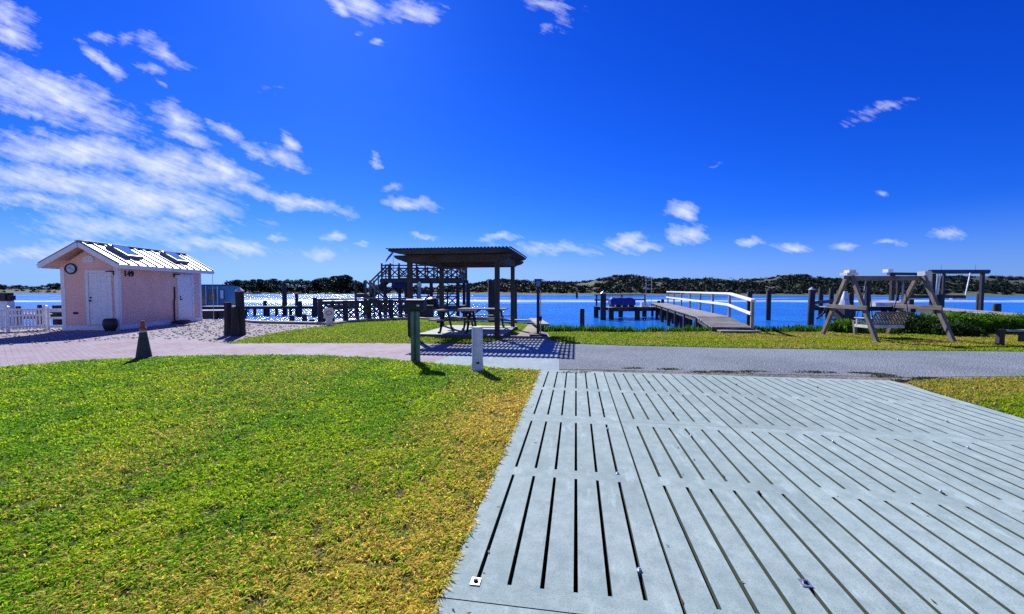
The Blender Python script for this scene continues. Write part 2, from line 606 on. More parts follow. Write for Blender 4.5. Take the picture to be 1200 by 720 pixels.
def thing(name, label, cat, loc=(0, 0, 0), rotz=0.0, group=None):
    o = bpy.data.objects.new(name, None)
    COL.objects.link(o)
    o.empty_display_size = .2
    o.location = loc
    o.rotation_euler = (0, 0, rotz)
    return tag(o, label, cat, group)


def dup(root, loc, rotz=None, label=None):
    def cp(o, par):
        c = o.copy()
        COL.objects.link(c)
        if par is not None:
            c.parent = par
        for ch in o.children:
            cp(ch, c)
        return c
    r = cp(root, None)
    r.location = loc
    if rotz is not None:
        r.rotation_euler = (0, 0, rotz)
    if label:
        r['label'] = label
    return r


def struct(o):
    o['kind'] = 'structure'
    return o


def np_mesh(name, verts, faces_flat, sizes, material, tint=None, parent=None):
    """fast mesh from numpy; tint = rgb per face"""
    me = bpy.data.meshes.new(name)
    nv, nf = len(verts), len(sizes)
    me.vertices.add(nv)
    me.vertices.foreach_set('co', np.ascontiguousarray(verts, np.float32).ravel())
    me.loops.add(len(faces_flat))
    me.loops.foreach_set('vertex_index', np.ascontiguousarray(faces_flat, np.int32))
    me.polygons.add(nf)
    st = np.concatenate(([0], np.cumsum(sizes)[:-1])).astype(np.int32)
    me.polygons.foreach_set('loop_start', st)
    me.update(calc_edges=True)
    me.materials.append(material)
    if tint is not None:
        a = me.attributes.new('tint', 'FLOAT_COLOR', 'FACE')
        c = np.ones((nf, 4), np.float32)
        c[:, :3] = tint
        a.data.foreach_set('color', c.ravel())
    o = bpy.data.objects.new(name, me)
    COL.objects.link(o)
    if parent is not None:
        o.parent = parent
    return o


# 2-D value noise for laying out vegetation
_T = np.random.default_rng(3).random((256, 256))


def vnoise(x, y):
    xi, yi = np.floor(x).astype(int), np.floor(y).astype(int)
    fx, fy = x - xi, y - yi
    fx, fy = fx * fx * (3 - 2 * fx), fy * fy * (3 - 2 * fy)
    a, b = _T[xi % 256, yi % 256], _T[(xi + 1) % 256, yi % 256]
    c, d = _T[xi % 256, (yi + 1) % 256], _T[(xi + 1) % 256, (yi + 1) % 256]
    return (a * (1 - fx) + b * fx) * (1 - fy) + (c * (1 - fx) + d * fx) * fy


def fbm(x, y, oct=4):
    s, a, t = 0, .5, 0
    for i in range(oct):
        s = s + a * vnoise(x * 2 ** i + 17 * i, y * 2 ** i + 31 * i)
        t += a
        a *= .55
    return s / t


def sstep(x, a, b):
    t = np.clip((x - a) / (b - a), 0, 1)
    return t * t * (3 - 2 * t)


def inside(x, y, poly):
    r = np.zeros(len(x), bool)
    n = len(poly)
    for i in range(n):
        x0, y0 = poly[i]
        x1, y1 = poly[(i + 1) % n]
        c = ((y0 > y) != (y1 > y)) & (x < (x1 - x0) * (y - y0) / (y1 - y0 + 1e-12) + x0)
        r ^= c
    return r


def pix(pts, z=0.0):
    return [tuple(G(a, b, z)[:2]) for a, b in pts]


# ------------------------------------------------------------------ the ground plan
U = .1743                                   # spacing of the slots in the panels
YAW = .1554
EX, EY = Vector((math.cos(YAW), -math.sin(YAW), 0)), Vector((math.sin(YAW), math.cos(YAW), 0))


def slab(i, v, z=0.0):
    p = EX * ((i - 3.953) * U) + EY * (v * U)
    return Vector((p.x, p.y, z))


PL = 17.25                                  # panel length in slot spacings
V0 = 11.12 - PL
NCOL, NROW = 5, 3
padpoly = [tuple(slab(i, v)[:2]) for i, v in ((0, V0 - PL), (7 * NCOL, V0 - PL), (7 * NCOL, V0 + PL * NROW), (0, V0 + PL * NROW))]

ZW = -.75
shore = [(-60, 16.5), (-21.5, 17.6), (-18.6, 17.9), (-18.1, 22.4), (-15.1, 21.7), (-12.2, 19.7), (-8.3, 18.75), (-7.6, 20.9), (-5.4, 22.3), (-3.6, 21.2),
         (-1.0, 19.95), (1.08, 19.2), (1.22, 15.7), (3.0, 15.5), (5.2, 15.3), (7.4, 15.5), (9.6, 15.3), (12.0, 15.6), (14.4, 15.9), (16.5, 16.6), (19.5, 17.0), (24, 17.6), (40, 19), (70, 20)]
land = shore + [(90, 20), (90, -60), (-90, -60), (-90, 16.5)]


def sheet(name, outer, z, material, holes=()):
    loops = [[Vector((x, y, 0)) for x, y in outer]] + [[Vector((x, y, 0)) for x, y in h] for h in holes]
    pts = [p for L in loops for p in L]
    b = MB()
    fs = []
    for t in tessellate_polygon(loops):
        a, c, d = (pts[i] for i in t)
        fs.append(tuple(t) if (c - a).cross(d - a).z > 0 else tuple(reversed(t)))
    b.add([(p.x, p.y, z) for p in pts], fs)
    return b, fs


gb, _ = sheet('ground', land, -.010, None, [padpoly])
# the bank: the sheet's shore edge rolls down into the water
nsh = len(shore)
bank = []
for i, (x, y) in enumerate(shore):
    bank.append((x, y, -.010))
for dx, z in ((.35, -.25), (1.1, -.8), (3.0, -1.6)):
    for x, y in shore:
        soft = 1.0 if x > 1.3 else .12
        bank.append((x + .02, y + dx * soft, z))
fs = []
for r in range(3):
    for i in range(nsh - 1):
        a = r * nsh + i
        fs.append((a, a + 1, a + nsh + 1, a + nsh))
gb.add(bank, fs)
struct(gb.build('ground', M['sand']))
struct(MB().add([(x, y, -.17) for x, y in [(padpoly[k][0], padpoly[k][1]) for k in range(4)]], [(0, 1, 2, 3)]).build('soil_bed', M['soil']))
struct(MB().add([(-2500, -40, ZW), (2500, -40, ZW), (2500, 4000, ZW), (-2500, 4000, ZW)], [(0, 1, 2, 3)]).build('water', M['water']))


def layer(name, poly, z, material):
    b, _ = sheet(name, poly, z, material)
    return struct(b.build(name, material))


# outlines, read where they meet the ground
edge_lawn = [(-160, 456), (-60, 441), (0, 431.5), (60, 426), (100, 423), (150, 421), (200, 418.5), (300, 417), (380, 417.5), (440, 420.5), (505, 426.5), (560, 430.5), (600, 433.2), (634, 434.6)]
lawn_front = pix(edge_lawn) + [tuple(slab(.10, v)[:2]) for v in (45.2, 28, 11, 0, -20)] + [(-30, -4), (-30, 6)]
layer('lawn', lawn_front, 0.0, M['lawn'])
lawn_back = pix([(262, 403), (283, 398.5), (310, 393), (345, 387), (392, 381.5)]) + [(-7.7, 20.6), (-5.4, 21.9), (-3.6, 20.9), (-1.0, 19.6), (.75, 18.9)] + pix([(611, 388), (584, 398.5), (560, 403.5), (500, 403), (400, 402.6), (300, 402.8)])
layer('lawn', lawn_back, 0.0, M['lawn'])
lawn_strip = [(1.36, 15.55), (3.0, 15.35), (5.2, 15.2), (7.4, 15.35), (9.6, 15.15), (12.0, 15.45), (14.4, 15.7), (16.5, 16.2), (22, 16.9), (34, 17.5)] + pix([(1400, 415), (1200, 412), (1000, 410), (850, 407.5), (720, 404.5), (664, 402.5), (645, 398)])
layer('lawn', lawn_strip, 0.0, M['lawn'])
lawn_right = pix([(1062, 448.5), (1100, 445), (1200, 442), (1420, 440)]) + [tuple(slab(35.03 + 60, 20)[:2]), tuple(slab(35.03 + 60, -12)[:2]), tuple(slab(35.03, -12)[:2]), tuple(slab(35.03, 40)[:2])]
layer('lawn', lawn_right, 0.0, M['lawn'])
gravel_poly = pix([(-200, 409), (-60, 407), (40, 404), (110, 400), (190, 397.5), (262, 402.8), (283, 398.5), (310, 393), (345, 387.5), (391, 381.9), (380, 381.3), (340, 382.0)]) + [(-12.3, 19.4), (-14.8, 21.2), (-17.9, 22.0), (-18.3, 17.7), (-21.5, 17.3), (-45, 16.4), (-45, 11.5)]
layer('gravel', gravel_poly, -.004, M['gravel'])
paver_poly = pix(edge_lawn[:11]) + pix([(516, 422.5), (553, 407), (563, 403), (500, 402.5), (400, 402), (270, 402), (262, 402.8), (240, 401), (222, 396.5), (204, 390.5), (184, 387.2), (160, 389.5), (120, 394.5), (80, 399), (30, 403), (-60, 406.5), (-160, 408.5)])
layer('paver_drive', paver_poly, .004, M['pavers'])
apron_poly = pix([(505, 426.5), (560, 430.5), (600, 433.2), (634, 434.6), (655.5, 435.2), (655.5, 402), (609, 400), (563, 402.6), (553, 406.6), (516, 422.2)])
layer('sidewalk', apron_poly, .010, M['apron'])
layer('sand_patch', pix([(584, 398.5), (611, 388), (628, 381), (645, 398), (655, 402), (609, 400)]), .002, M['sand'])
road_poly = pix([(655.8, 402.5), (720, 405), (850, 408), (1000, 410.5), (1200, 412.5), (1420, 415.5), (1420, 440), (1200, 441), (1060, 442.5), (980, 440.5), (860, 438), (700, 433.5), (655.8, 433)])
layer('road', road_poly, .004, M['road'])
shoulder_poly = pix([(655.8, 430), (700, 431), (860, 435), (980, 438), (1060, 440), (1200, 439.5), (1420, 438.5), (1420, 441.5), (1200, 443.5), (1085, 447), (1046, 447.5)]) + [tuple(slab(35, 45.75)[:2]), tuple(slab(1.6, 45.7)[:2])]
layer('road_shoulder', shoulder_poly, -.001, M['shoulder'])

# ------------------------------------------------------------------ slotted concrete panels
def panel_mesh(slots=True):
    g = .018
    wid, ln, zt, zb = 7 * U, PL * U, .012, -.13
    hw = .0118
    xs = [g / 2]
    for i in range(1, 7):
        xs += [i * U - hw, i * U + hw]
    xs.append(wid - g / 2)
    ys = [.0025, .80 * U, 8.19 * U, 9.08 * U, 16.47 * U, ln - .0025]
    vs, fs, idx = [], [], {}

    def V(i, j, k):
        key = (i, j, k)
        if key not in idx:
            idx[key] = len(vs)
            vs.append((xs[i], ys[j], (zt, zb)[k]))
        return idx[key]
    nx, ny = len(xs) - 1, len(ys) - 1
    hole = lambda i, j: slots and i % 2 == 1 and j in (1, 3)
    solid = lambda i, j: 0 <= i < nx and 0 <= j < ny and not hole(i, j)
    for i in range(nx):
        for j in range(ny):
            if not solid(i, j):
                continue
            fs.append((V(i, j, 0), V(i + 1, j, 0), V(i + 1, j + 1, 0), V(i, j + 1, 0)))
            fs.append((V(i, j + 1, 1), V(i + 1, j + 1, 1), V(i + 1, j, 1), V(i, j, 1)))
            if not solid(i - 1, j):
                fs.append((V(i, j, 0), V(i, j + 1, 0), V(i, j + 1, 1), V(i, j, 1)))
            if not solid(i + 1, j):
                fs.append((V(i + 1, j + 1, 0), V(i + 1, j, 0), V(i + 1, j, 1), V(i + 1, j + 1, 1)))
            if not solid(i, j - 1):
                fs.append((V(i + 1, j, 0), V(i, j, 0), V(i, j, 1), V(i + 1, j, 1)))
            if not solid(i, j + 1):
                fs.append((V(i, j + 1, 0), V(i + 1, j + 1, 0), V(i + 1, j + 1, 1), V(i, j + 1, 1)))
    return MB().add(vs, fs)


order = ['beside the lawn', 'second from the lawn', 'in the middle of its row', 'second from the right-hand grass', 'at the right-hand edge']
rowname = ['nearest row,', 'middle row,', 'far row by the road,']
panels = {}
pm0 = None
for r in range(NROW):
    for c in range(NCOL):
        if r == 0 and c > 1:
            continue
        lab = 'slotted concrete panel, %s %s' % (rowname[r], order[c])
        if pm0 is None:
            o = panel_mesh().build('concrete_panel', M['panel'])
            pm0 = o
        else:
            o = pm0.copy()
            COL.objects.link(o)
        p = slab(7 * c, V0 + PL * r)
        o.location = (p.x, p.y, random.uniform(-.003, .003))
        o.rotation_euler = (0, 0, -YAW)
        tag(o, lab, 'concrete panel', 'slotted concrete panels of the parking pad')
        panels[(r, c)] = o


def in_panel(px, py):
    p = G(px, py, .012)
    i = p.dot(EX) / U + 3.953
    v = p.dot(EY) / U
    c, r = int(i // 7), int((v - V0) // PL)
    return (r, c), ((i - 7 * c) * U, (v - V0 - PL * r) * U, i - 7 * c)


# galvanised clips left in the slots; the one at the corner is a square plate
for px, py, kind in ((557.5, 682.5, 2), (749.5, 669, 1), (723.7, 555.5, 1), (712, 503, 1), (943.7, 683.7, 2), (890, 577.5, 0), (808, 511, 1), (974, 518, 1), (698, 444, 0), (706.7, 480, 0), (760, 448, 0),
                     (787, 484, 0), (861.7, 451, 0), (955, 454, 0), (1036, 469, 1), (1047.5, 492, 1), (1104.7, 494, 1), (1130, 525, 1), (1099, 576.7, 1)):
    key, (lx, ly, i) = in_panel(px, py)
    if key not in panels:
        continue
    lx = round(i) * U if kind != 2 else lx
    b = MB()
    if kind == 2:
        b.box((lx - .026, ly - .028, .012), (lx + .026, ly + .028, .018))
    else:
        b.box((lx - .013, ly - .014, .012), (lx + .013, ly + .014, .017))
        b.box((lx - .010, ly - .018, -.05), (lx + .010, ly + .018, .012))
        b.lathe([(.009, 0), (.009, .009), (.005, .013)], (lx + .003, ly, .017), 8)
    pl_ = b.build('lifting_plate' if kind == 2 else 'slot_clip', M['steel'] if kind else M['rust'], panels[key])
    if kind == 2:
        MB().lathe([(.013, 0), (.013, .007), (.006, .010)], (lx, ly, .018), 7).build('bolt', M['black_metal'], pl_)

# ------------------------------------------------------------------ grass
def blades(name, poly, density, hgt, wid, tintf, label, seed, near=None, segs=2):
    rng = np.random.default_rng(seed)
    xs = [p[0] for p in poly]
    ys = [p[1] for p in poly]
    x0, x1, y0, y1 = max(min(xs), -30), min(max(xs), 40), max(min(ys), 1.2), max(ys)
    nmax = int((x1 - x0) * (y1 - y0) * density(y0))
    x = rng.uniform(x0, x1, nmax)
    y = rng.uniform(y0, y1, nmax)
    keep = rng.random(nmax) < np.array(density(y)) / density(y0)
    keep &= np.abs(x) < 1.5 * y + 2.2
    x, y = x[keep], y[keep]
    k = inside(x, y, poly)
    x, y = x[k], y[k]
    # clumping
    cl = fbm(x * 7, y * 7, 3)
    k = rng.random(len(x)) < sstep(cl, .26, .50) * .8 + .2
    x, y, cl = x[k], y[k], cl[k]
    n = len(x)
    h = hgt(y) * rng.uniform(.5, 1.25, n) * (.7 + .6 * cl)
    wd = wid(y) * rng.uniform(.7, 1.3, n)
    a = rng.uniform(0, 2 * np.pi, n)
    lean = rng.uniform(.7, 2.3, n)
    dx, dy = np.cos(a), np.sin(a)
    ca, sa = np.cos(a + np.pi / 2) * wd / 2, np.sin(a + np.pi / 2) * wd / 2
    hz = h / np.sqrt(1 + lean ** 2 * .5)
    mx, my, mz = x + dx * lean * hz * .35, y + dy * lean * hz * .35, hz * .7
    tx, ty, tz = x + dx * lean * hz * 1.05, y + dy * lean * hz * 1.05, hz * rng.uniform(.7, 1.05, n)
    V = np.empty((n, 5, 3), np.float32)
    V[:, 0] = np.stack([x - ca, y - sa, np.full(n, -.003)], 1)
    V[:, 1] = np.stack([x + ca, y + sa, np.full(n, -.003)], 1)
    V[:, 2] = np.stack([mx + ca * .85, my + sa * .85, mz], 1)
    V[:, 3] = np.stack([mx - ca * .85, my - sa * .85, mz], 1)
    V[:, 4] = np.stack([tx, ty, tz], 1)
    bi = (np.arange(n) * 5)[:, None]
    f = (bi + np.array([0, 1, 2, 3, 3, 2, 4])[None]).ravel()
    sizes = np.tile([4, 3], n)
    t = tintf(x, y, rng)
    o = np_mesh(name, V.reshape(-1, 3), f, sizes, M['grass'], np.repeat(t, 2, 0))
    tag(o, label, 'grass', kind='stuff')
    return o


GREEN, LIME, STRAW, BROWN, DEEP = (np.array(c) for c in ((.23, .50, .003), (.60, .76, .005), (.86, .70, .085), (.66, .46, .14), (.07, .20, .003)))


def mixc(a, b, t):
    return a * (1 - t[:, None]) + b * t[:, None]


def tint_front(x, y, rng):
    n = len(x)
    i = (x * EX.x + y * EX.y) / U                       # distance along the panels, in slot spacings
    edge = sstep(i, -17, -1.0)
    dry = np.clip(edge * .86 + (fbm(x * .55 + 9, y * .55, 4) - .47) * 1.35 + .03, 0, 1)
    dry *= sstep(i, -48, -14) * .72 + .28
    lush = sstep(fbm(x * 1.6, y * 1.6 + 40, 3), .35, .68)
    r = rng.random(n)
    c = mixc(np.tile(GREEN, (n, 1)), np.tile(LIME, (n, 1)), np.clip(lush * .7 + (rng.random(n) - .5) * .9, 0, 1))
    c = np.where((r < .22)[:, None], DEEP, c)
    isdry = rng.random(n) < dry * .9 + .02
    d = mixc(np.tile(STRAW, (n, 1)), np.tile(BROWN, (n, 1)), rng.random(n) ** 1.4)
    c = np.where(isdry[:, None], d, c)
    return c * rng.uniform(.6, 1.4, n)[:, None]


def tint_mid(x, y, rng):
    n = len(x)
    dry = np.clip((fbm(x * .5 + 3, y * 1.1, 4) - .45) * 2.2, 0, 1)
    bare = sstep(fbm(x * .35 + 50, y * 1.5, 3), .42, .6) * sstep(x, 2.2, 4.5)
    c = mixc(np.tile(GREEN, (n, 1)), np.tile(LIME, (n, 1)), rng.random(n))
    isdry = rng.random(n) < np.maximum(dry * .30, bare * .70) + .03
    d = mixc(np.tile(STRAW, (n, 1)), np.tile(BROWN, (n, 1)), rng.random(n))
    c = np.where(isdry[:, None], d, c)
    return c * np.array([.72, .74, .8]) * rng.uniform(.7, 1.2, n)[:, None]


blades('grass', lawn_front, lambda y: 15500 * np.clip(2.0 / np.maximum(y, 1.7), .28, 1.15) ** 1.0, lambda y: .040 + .0015 * y, lambda y: .0052 + .0014 * y, tint_front,
       'big front lawn of short grass, green on the left and straw coloured beside the concrete', 1)
blades('grass', lawn_back, lambda y: 1500 + 0 * y, lambda y: .055 + 0 * y, lambda y: .020 + 0 * y, tint_mid, 'short green grass between the paver drive and the seawall, beside the pergola', 2)
blades('grass', lawn_strip, lambda y: 1500 + 0 * y, lambda y: .050 + 0 * y, lambda y: .018 + 0 * y, tint_mid, 'patchy strip of grass between the grey road and the water', 3)
blades('grass', lawn_right, lambda y: 3200 + 0 * y, lambda y: .05 + 0 * y, lambda y: .012 + 0 * y, tint_mid, 'wedge of green grass between the road and the right edge of the concrete pad', 4)


# ------------------------------------------------------------------ leaf clumps
def clumps(name, centres, leaf, per, cols, parent=None, material=None, seed=5, flat=.75, upright=0.0):
    """leaf-sized faces spread through ellipsoids: centres = (x, y, z, rx, ry, rz)"""
    rng = np.random.default_rng(seed)
    Vs, T = [], []
    for (x, y, z, rx, ry, rz) in centres:
        n = int(per * rng.uniform(.75, 1.25))
        d = rng.normal(size=(n, 3))
        d /= np.linalg.norm(d, axis=1)[:, None]
        rr = rng.uniform(.45, 1.08, n) ** .6
        p = np.array([x, y, z]) + d * rr[:, None] * np.array([rx, ry, rz])
        a = rng.normal(size=(n, 3))
        a[:, 2] = a[:, 2] * (1 - upright) + upright * 2.0
        a /= np.linalg.norm(a, axis=1)[:, None]
        b = np.cross(a, rng.normal(size=(n, 3)))
        b /= np.linalg.norm(b, axis=1)[:, None] + 1e-9
        s = leaf * rng.uniform(.6, 1.5, n)[:, None]
        q = np.stack([p - a * s, p + b * s * flat * .5, p + a * s, p - b * s * flat * .5], 1)
        Vs.append(q)
        c0 = np.array(cols[rng.integers(len(cols))])
        T.append(c0[None] * rng.uniform(.6, 1.5, n)[:, None])
    V = np.concatenate(Vs)
    n = len(V)
    return np_mesh(name, V.reshape(-1, 3), np.arange(n * 4), np.full(n, 4), material or M['leaf'], np.concatenate(T), parent)


# ------------------------------------------------------------------ far shore: dunes, scrub, trees
crest = [(-300, 338), (0, 338), (430, 338), (500, 336), (540, 334.5), (560, 330.5), (576, 327), (592, 326), (606, 328), (640, 330), (678, 330.5), (698, 326), (714, 322), (730, 320.5), (746, 322), (760, 325),
         (800, 326), (830, 324.5), (860, 327), (880, 326), (900, 324), (915, 321), (930, 319.5), (945, 321.5), (960, 325), (1000, 326), (1040, 323.5), (1100, 322.5), (1150, 322), (1200, 323), (1300, 324), (1600, 326)]
cpx = np.array([c[0] for c in crest], float)
cpz = np.array([max(P(600, c[1] - .9, 250).z - .8, .3) for c in crest])
sh_px = np.array([-400, 0, 420, 640, 900, 1200, 1600], float)
sh_y = np.array([G(600, q, ZW).y for q in (344.2, 344.2, 344.6, 345.6, 346.6, 347.6, 348.5)])
nX, nY = 260, 34
tpx = np.linspace(-350, 1560, nX)
TV = np.zeros((nX, nY, 3))
for i, px in enumerate(tpx):
    u = (px - 600) / F
    yf = np.interp(px, sh_px, sh_y)
    zc = np.interp(px, cpx, cpz)
    for j in range(nY):
        t = j / (nY - 1)
        y = yf - 4 + t * (1.9 * yf)
        k = (y - yf) / max(250 - yf, 25) if yf < 225 else (y - yf) / 60
        prof = 1 - math.exp(-max(k, 0) ** 1.3 * 2.2)
        fall = 1 - max(0, t - .8) / .2
        bumpy = (fbm(np.array([u * 60 + 7.0]), np.array([y * .035]), 3)[0] - .5)
        scale = y / 250
        z = ZW - .25 + min(max(0, k) * 12, 1) * .5 + (zc + .3) * prof * min(scale, 1.25) * fall * (.93 + .22 * bumpy)
        TV[i, j] = (u * y, y, z)
b = MB()
fs = []
for i in range(nX - 1):
    for j in range(nY - 1):
        a = i * nY + j
        fs.append((a, a + nY, a + nY + 1, a + 1))
b.add(TV.reshape(-1, 3).tolist(), fs)


def dune_mat():
    m, t, bb = mat('dune_ground')
    co = t.n('ShaderNodeTexCoord').outputs['Object']
    n = t.noise(t.mapping(co, scale=(1, .5, 1)), .06, 6, .65)
    n2 = t.noise(co, .6, 5, .7)
    s = t.n('ShaderNodeSeparateXYZ')
    t.l(co, s.inputs[0])
    col = t.mix(t.ramp(n, .42, .62), (.022, .036, .020), (.085, .092, .055))
    col = t.mix(t.ramp(s.outputs[2], .4, 1.3, .85, 0), col, (.085, .115, .03))
    col = t.mix(t.ramp(n2, .35, .6, .6, 0), col, (.02, .03, .012))
    t.l(col, bb.inputs['Base Color'])
    bb.inputs['Roughness'].default_value = .95
    return m


struct(b.build('hills', dune_mat(), smooth=True))


def tz(px, y):
    i = (px - tpx[0]) / (tpx[1] - tpx[0])
    i = int(max(0, min(nX - 2, i)))
    return float(np.interp(y, TV[i, :, 1], TV[i, :, 2]))


rr = random.Random(11)
cs = []
for _ in range(5200):
    px = rr.uniform(425, 1440) if rr.random() < .93 else rr.uniform(-200, 425)
    yf = np.interp(px, sh_px, sh_y)
    y = yf + 5 + rr.random() ** 1.2 * (268 - yf if yf < 230 else 60)
    u = (px - 600) / F
    if fbm(np.array([u * y * .045]), np.array([y * .045 + 5]), 3)[0] < .40:
        continue
    r = rr.uniform(.6, 1.7)
    cs.append((u * y, y, tz(px, y) + r * .35, r * rr.uniform(.9, 1.5), r, r * rr.uniform(.55, .9)))
o = clumps('scrub', cs, .55, 34, [(.010, .022, .016), (.014, .028, .018), (.007, .016, .014), (.026, .038, .026)], material=M['tree_leaf'], seed=21)
tag(o, 'dark green scrub covering the dunes across the water', 'scrub', kind='stuff')


def make_tree(seed, hgt, spread, cols, conifer=False):
    rg = random.Random(seed)
    root = thing('shore_tree', 'dark green tree in the low tree line across the water behind the left dock', 'tree', group='trees along the far left shore')
    t = MB()
    t.tube((0, 0, -.3), (.1, 0, hgt * .45), .26, .18, 8)
    for k in range(5):
        a = rg.uniform(0, 6.28)
        t.tube((.08, 0, hgt * rg.uniform(.25, .42)), (math.cos(a) * spread * .55, math.sin(a) * spread * .55, hgt * rg.uniform(.5, .78)), .12, .04, 6)
    t.build('trunk', M['bark'], root)
    cl = []
    for k in range(26):
        a, q = rg.uniform(0, 6.28), rg.random() ** .6
        zz = rg.uniform(.05, .95)
        rad = spread * (1.0 - .75 * max(0, zz - .45)) * q
        s = spread * rg.uniform(.25, .48)
        cl.append((math.cos(a) * rad * .8, math.sin(a) * rad * .8, hgt * zz, s * 1.1, s, s * .75))
    clumps('crown', cl, .42, 70, cols, root, M['tree_leaf'], seed)
    return root


cols_t = [(.012, .026, .014), (.020, .038, .018), (.034, .060, .022)]
protos = [make_tree(31, 9.5, 4.2, cols_t), make_tree(32, 8.0, 4.8, cols_t), make_tree(33, 11.0, 4.0, cols_t), make_tree(34, 6.5, 4.4, cols_t)]
used = [False] * 4
tree_spots = []
px = 268.0
while px < 428:
    tree_spots.append((px, 252 + rr.uniform(-10, 18)))
    px += rr.uniform(4.2, 7.0)
px = -55.0
while px < 82:
    tree_spots.append((px, 330 + rr.uniform(-15, 25)))
    px += rr.uniform(5.5, 9)
for px in (438, 452, 466, 476, 490, 505, 520):
    tree_spots.append((px, 262 + rr.uniform(-8, 16)))
skyl = [(-60, 335), (0, 333.5), (40, 333), (80, 331), (270, 329), (282, 326), (300, 327), (320, 326), (350, 326.5), (372, 328), (386, 322), (400, 321), (412, 326), (424, 332), (470, 334), (520, 335)]
for n_, (px, y) in enumerate(tree_spots):
    k = rr.randrange(4)
    top = P(600, np.interp(px, [s[0] for s in skyl], [s[1] for s in skyl]) + rr.uniform(-.5, 3.0), y).z
    zg = .1
    hh = (9.5, 8.0, 11.0, 6.5)[k] * 1.05
    sc = max(.35, (top - zg) / hh)
    x = (px - 600) / F * y
    if not used[k]:
        o = protos[k]
        used[k] = True
        o.location = (x, y, zg)
    else:
        o = dup(protos[k], (x, y, zg), rr.uniform(0, 6.28))
    o.scale = (max(sc, .8), max(sc, .8), sc)
    if px < 200:
        o['label'] = 'low hazy tree on the far shore seen over the white fence'
        o['group'] = 'trees on the far shore beyond the white fence'
    elif px > 428:
        o['label'] = 'low tree on the far shore behind the raised wooden deck'
        o['group'] = 'trees behind the raised wooden deck'

# ------------------------------------------------------------------ pink shed
A = R(6.0)
C0 = Vector((-15.5, 16.1, 0))
shed = thing('shed', 'small pink shed with a white standing-seam roof and white doors, number 149', 'shed', C0, A)
# local: x runs along the gable to the left (negative), y along the long wall away from the viewer
WD, LN, HE, HR = 2.0, 5.0, 2.47, 3.30
b = MB()
pent = [(-WD, 0.0), (0, 0.0), (0, HE), (-WD / 2, HR - .10), (-WD, HE)]
mrot = Matrix(((1, 0, 0, 0), (0, 0, 1, 0), (0, 1, 0, 0), (0, 0, 0, 1)))
b.prism(pent, 0, LN, mrot)
b.build('wall', M['pink'], shed)
for x, y in ((0, 0), (-WD, 0), (0, LN), (-WD, LN)):
    b = MB()
    sx_, sy_ = (1 if x == 0 else -1), (-1 if y == 0 else 1)
    b.box((min(x + sx_ * .018, x - sx_ * .12), min(y, y + sy_ * .018), .16), (max(x + sx_ * .018, x - sx_ * .12), max(y, y + sy_ * .018), HE - .02))
    b.box((min(x, x + sx_ * .0185), min(y + sy_ * .0182, y - sy_ * .12), .16), (max(x, x + sx_ * .0185), max(y + sy_ * .0182, y - sy_ * .12), HE - .02))
    b.build('corner_trim', M['white'], shed)
b = MB().box((-WD - .03, -.03, -.02), (.03, LN + .03, .17))
b.build('base_trim', M['white'], shed)
# roof: two metal slopes with raised seams, fascia boards and soffit
OV, OE = .42, .36
zl = HE + .10
zr = HR + .12
roof_t = .05
rb = MB()
xe = OE + .03
for sgn in (1, -1):
    x0, x1 = -WD / 2, -WD / 2 + sgn * (WD / 2 + xe)
    ze = zl
    vs = []
    for y in (-OV, LN + OV):
        vs += [(x0, y, zr), (x1, y, ze), (x1, y, ze - roof_t), (x0, y, zr - roof_t)]
    rb.add(vs, [(0, 1, 5, 4), (3, 7, 6, 2), (1, 2, 6, 5), (0, 3, 2, 1), (4, 5, 6, 7)] if sgn > 0 else [(4, 5, 1, 0), (2, 6, 7, 3), (5, 6, 2, 1), (1, 2, 3, 0), (7, 6, 5, 4)])
roof = rb.build('roof', M['roof_metal'], shed)
sb = MB()
ns = 13
for k in range(ns):
    y = -OV + .02 + (LN + 2 * OV - .04) * k / (ns - 1)
    for sgn in (1, -1):
        sb.bar((-WD / 2, y, zr + .012), (-WD / 2 + sgn * (WD / 2 + xe), y, zl + .012), .05, .072)
sb.build('roof_seam', plain('seam_metal', (.20, .19, .17), .5, .1), roof)
MB().bar((-WD / 2, -OV - .01, zr + .035), (-WD / 2, LN + OV + .01, zr + .035), .22, .03).build('ridge_cap', M['roof_metal'], roof)
fb = MB()
for sgn in (1, -1):
    xx = -WD / 2 + sgn * (WD / 2 + xe)
    fb.bar((xx + sgn * .012, -OV, zl - .09), (xx + sgn * .012, LN + OV, zl - .09), .03, .16)
    for y in (-OV - .016, LN + OV + .016):
        fb.bar((-WD / 2, y, zr - .11), (xx, y, zl - .11), .03, .17)
fb.build('fascia', M['white'], roof)
so = MB()
for sgn in (1, -1):
    xx = -WD / 2 + sgn * (WD / 2 + xe)
    n0, n1 = -OV + .01, LN + OV - .01
    so.add([(-WD / 2, n0, zr - .085), (xx, n0, zl - .085), (xx, n1, zl - .085), (-WD / 2, n1, zr - .085)], [(0, 1, 2, 3)])
so.build('soffit', M['peach'], roof)
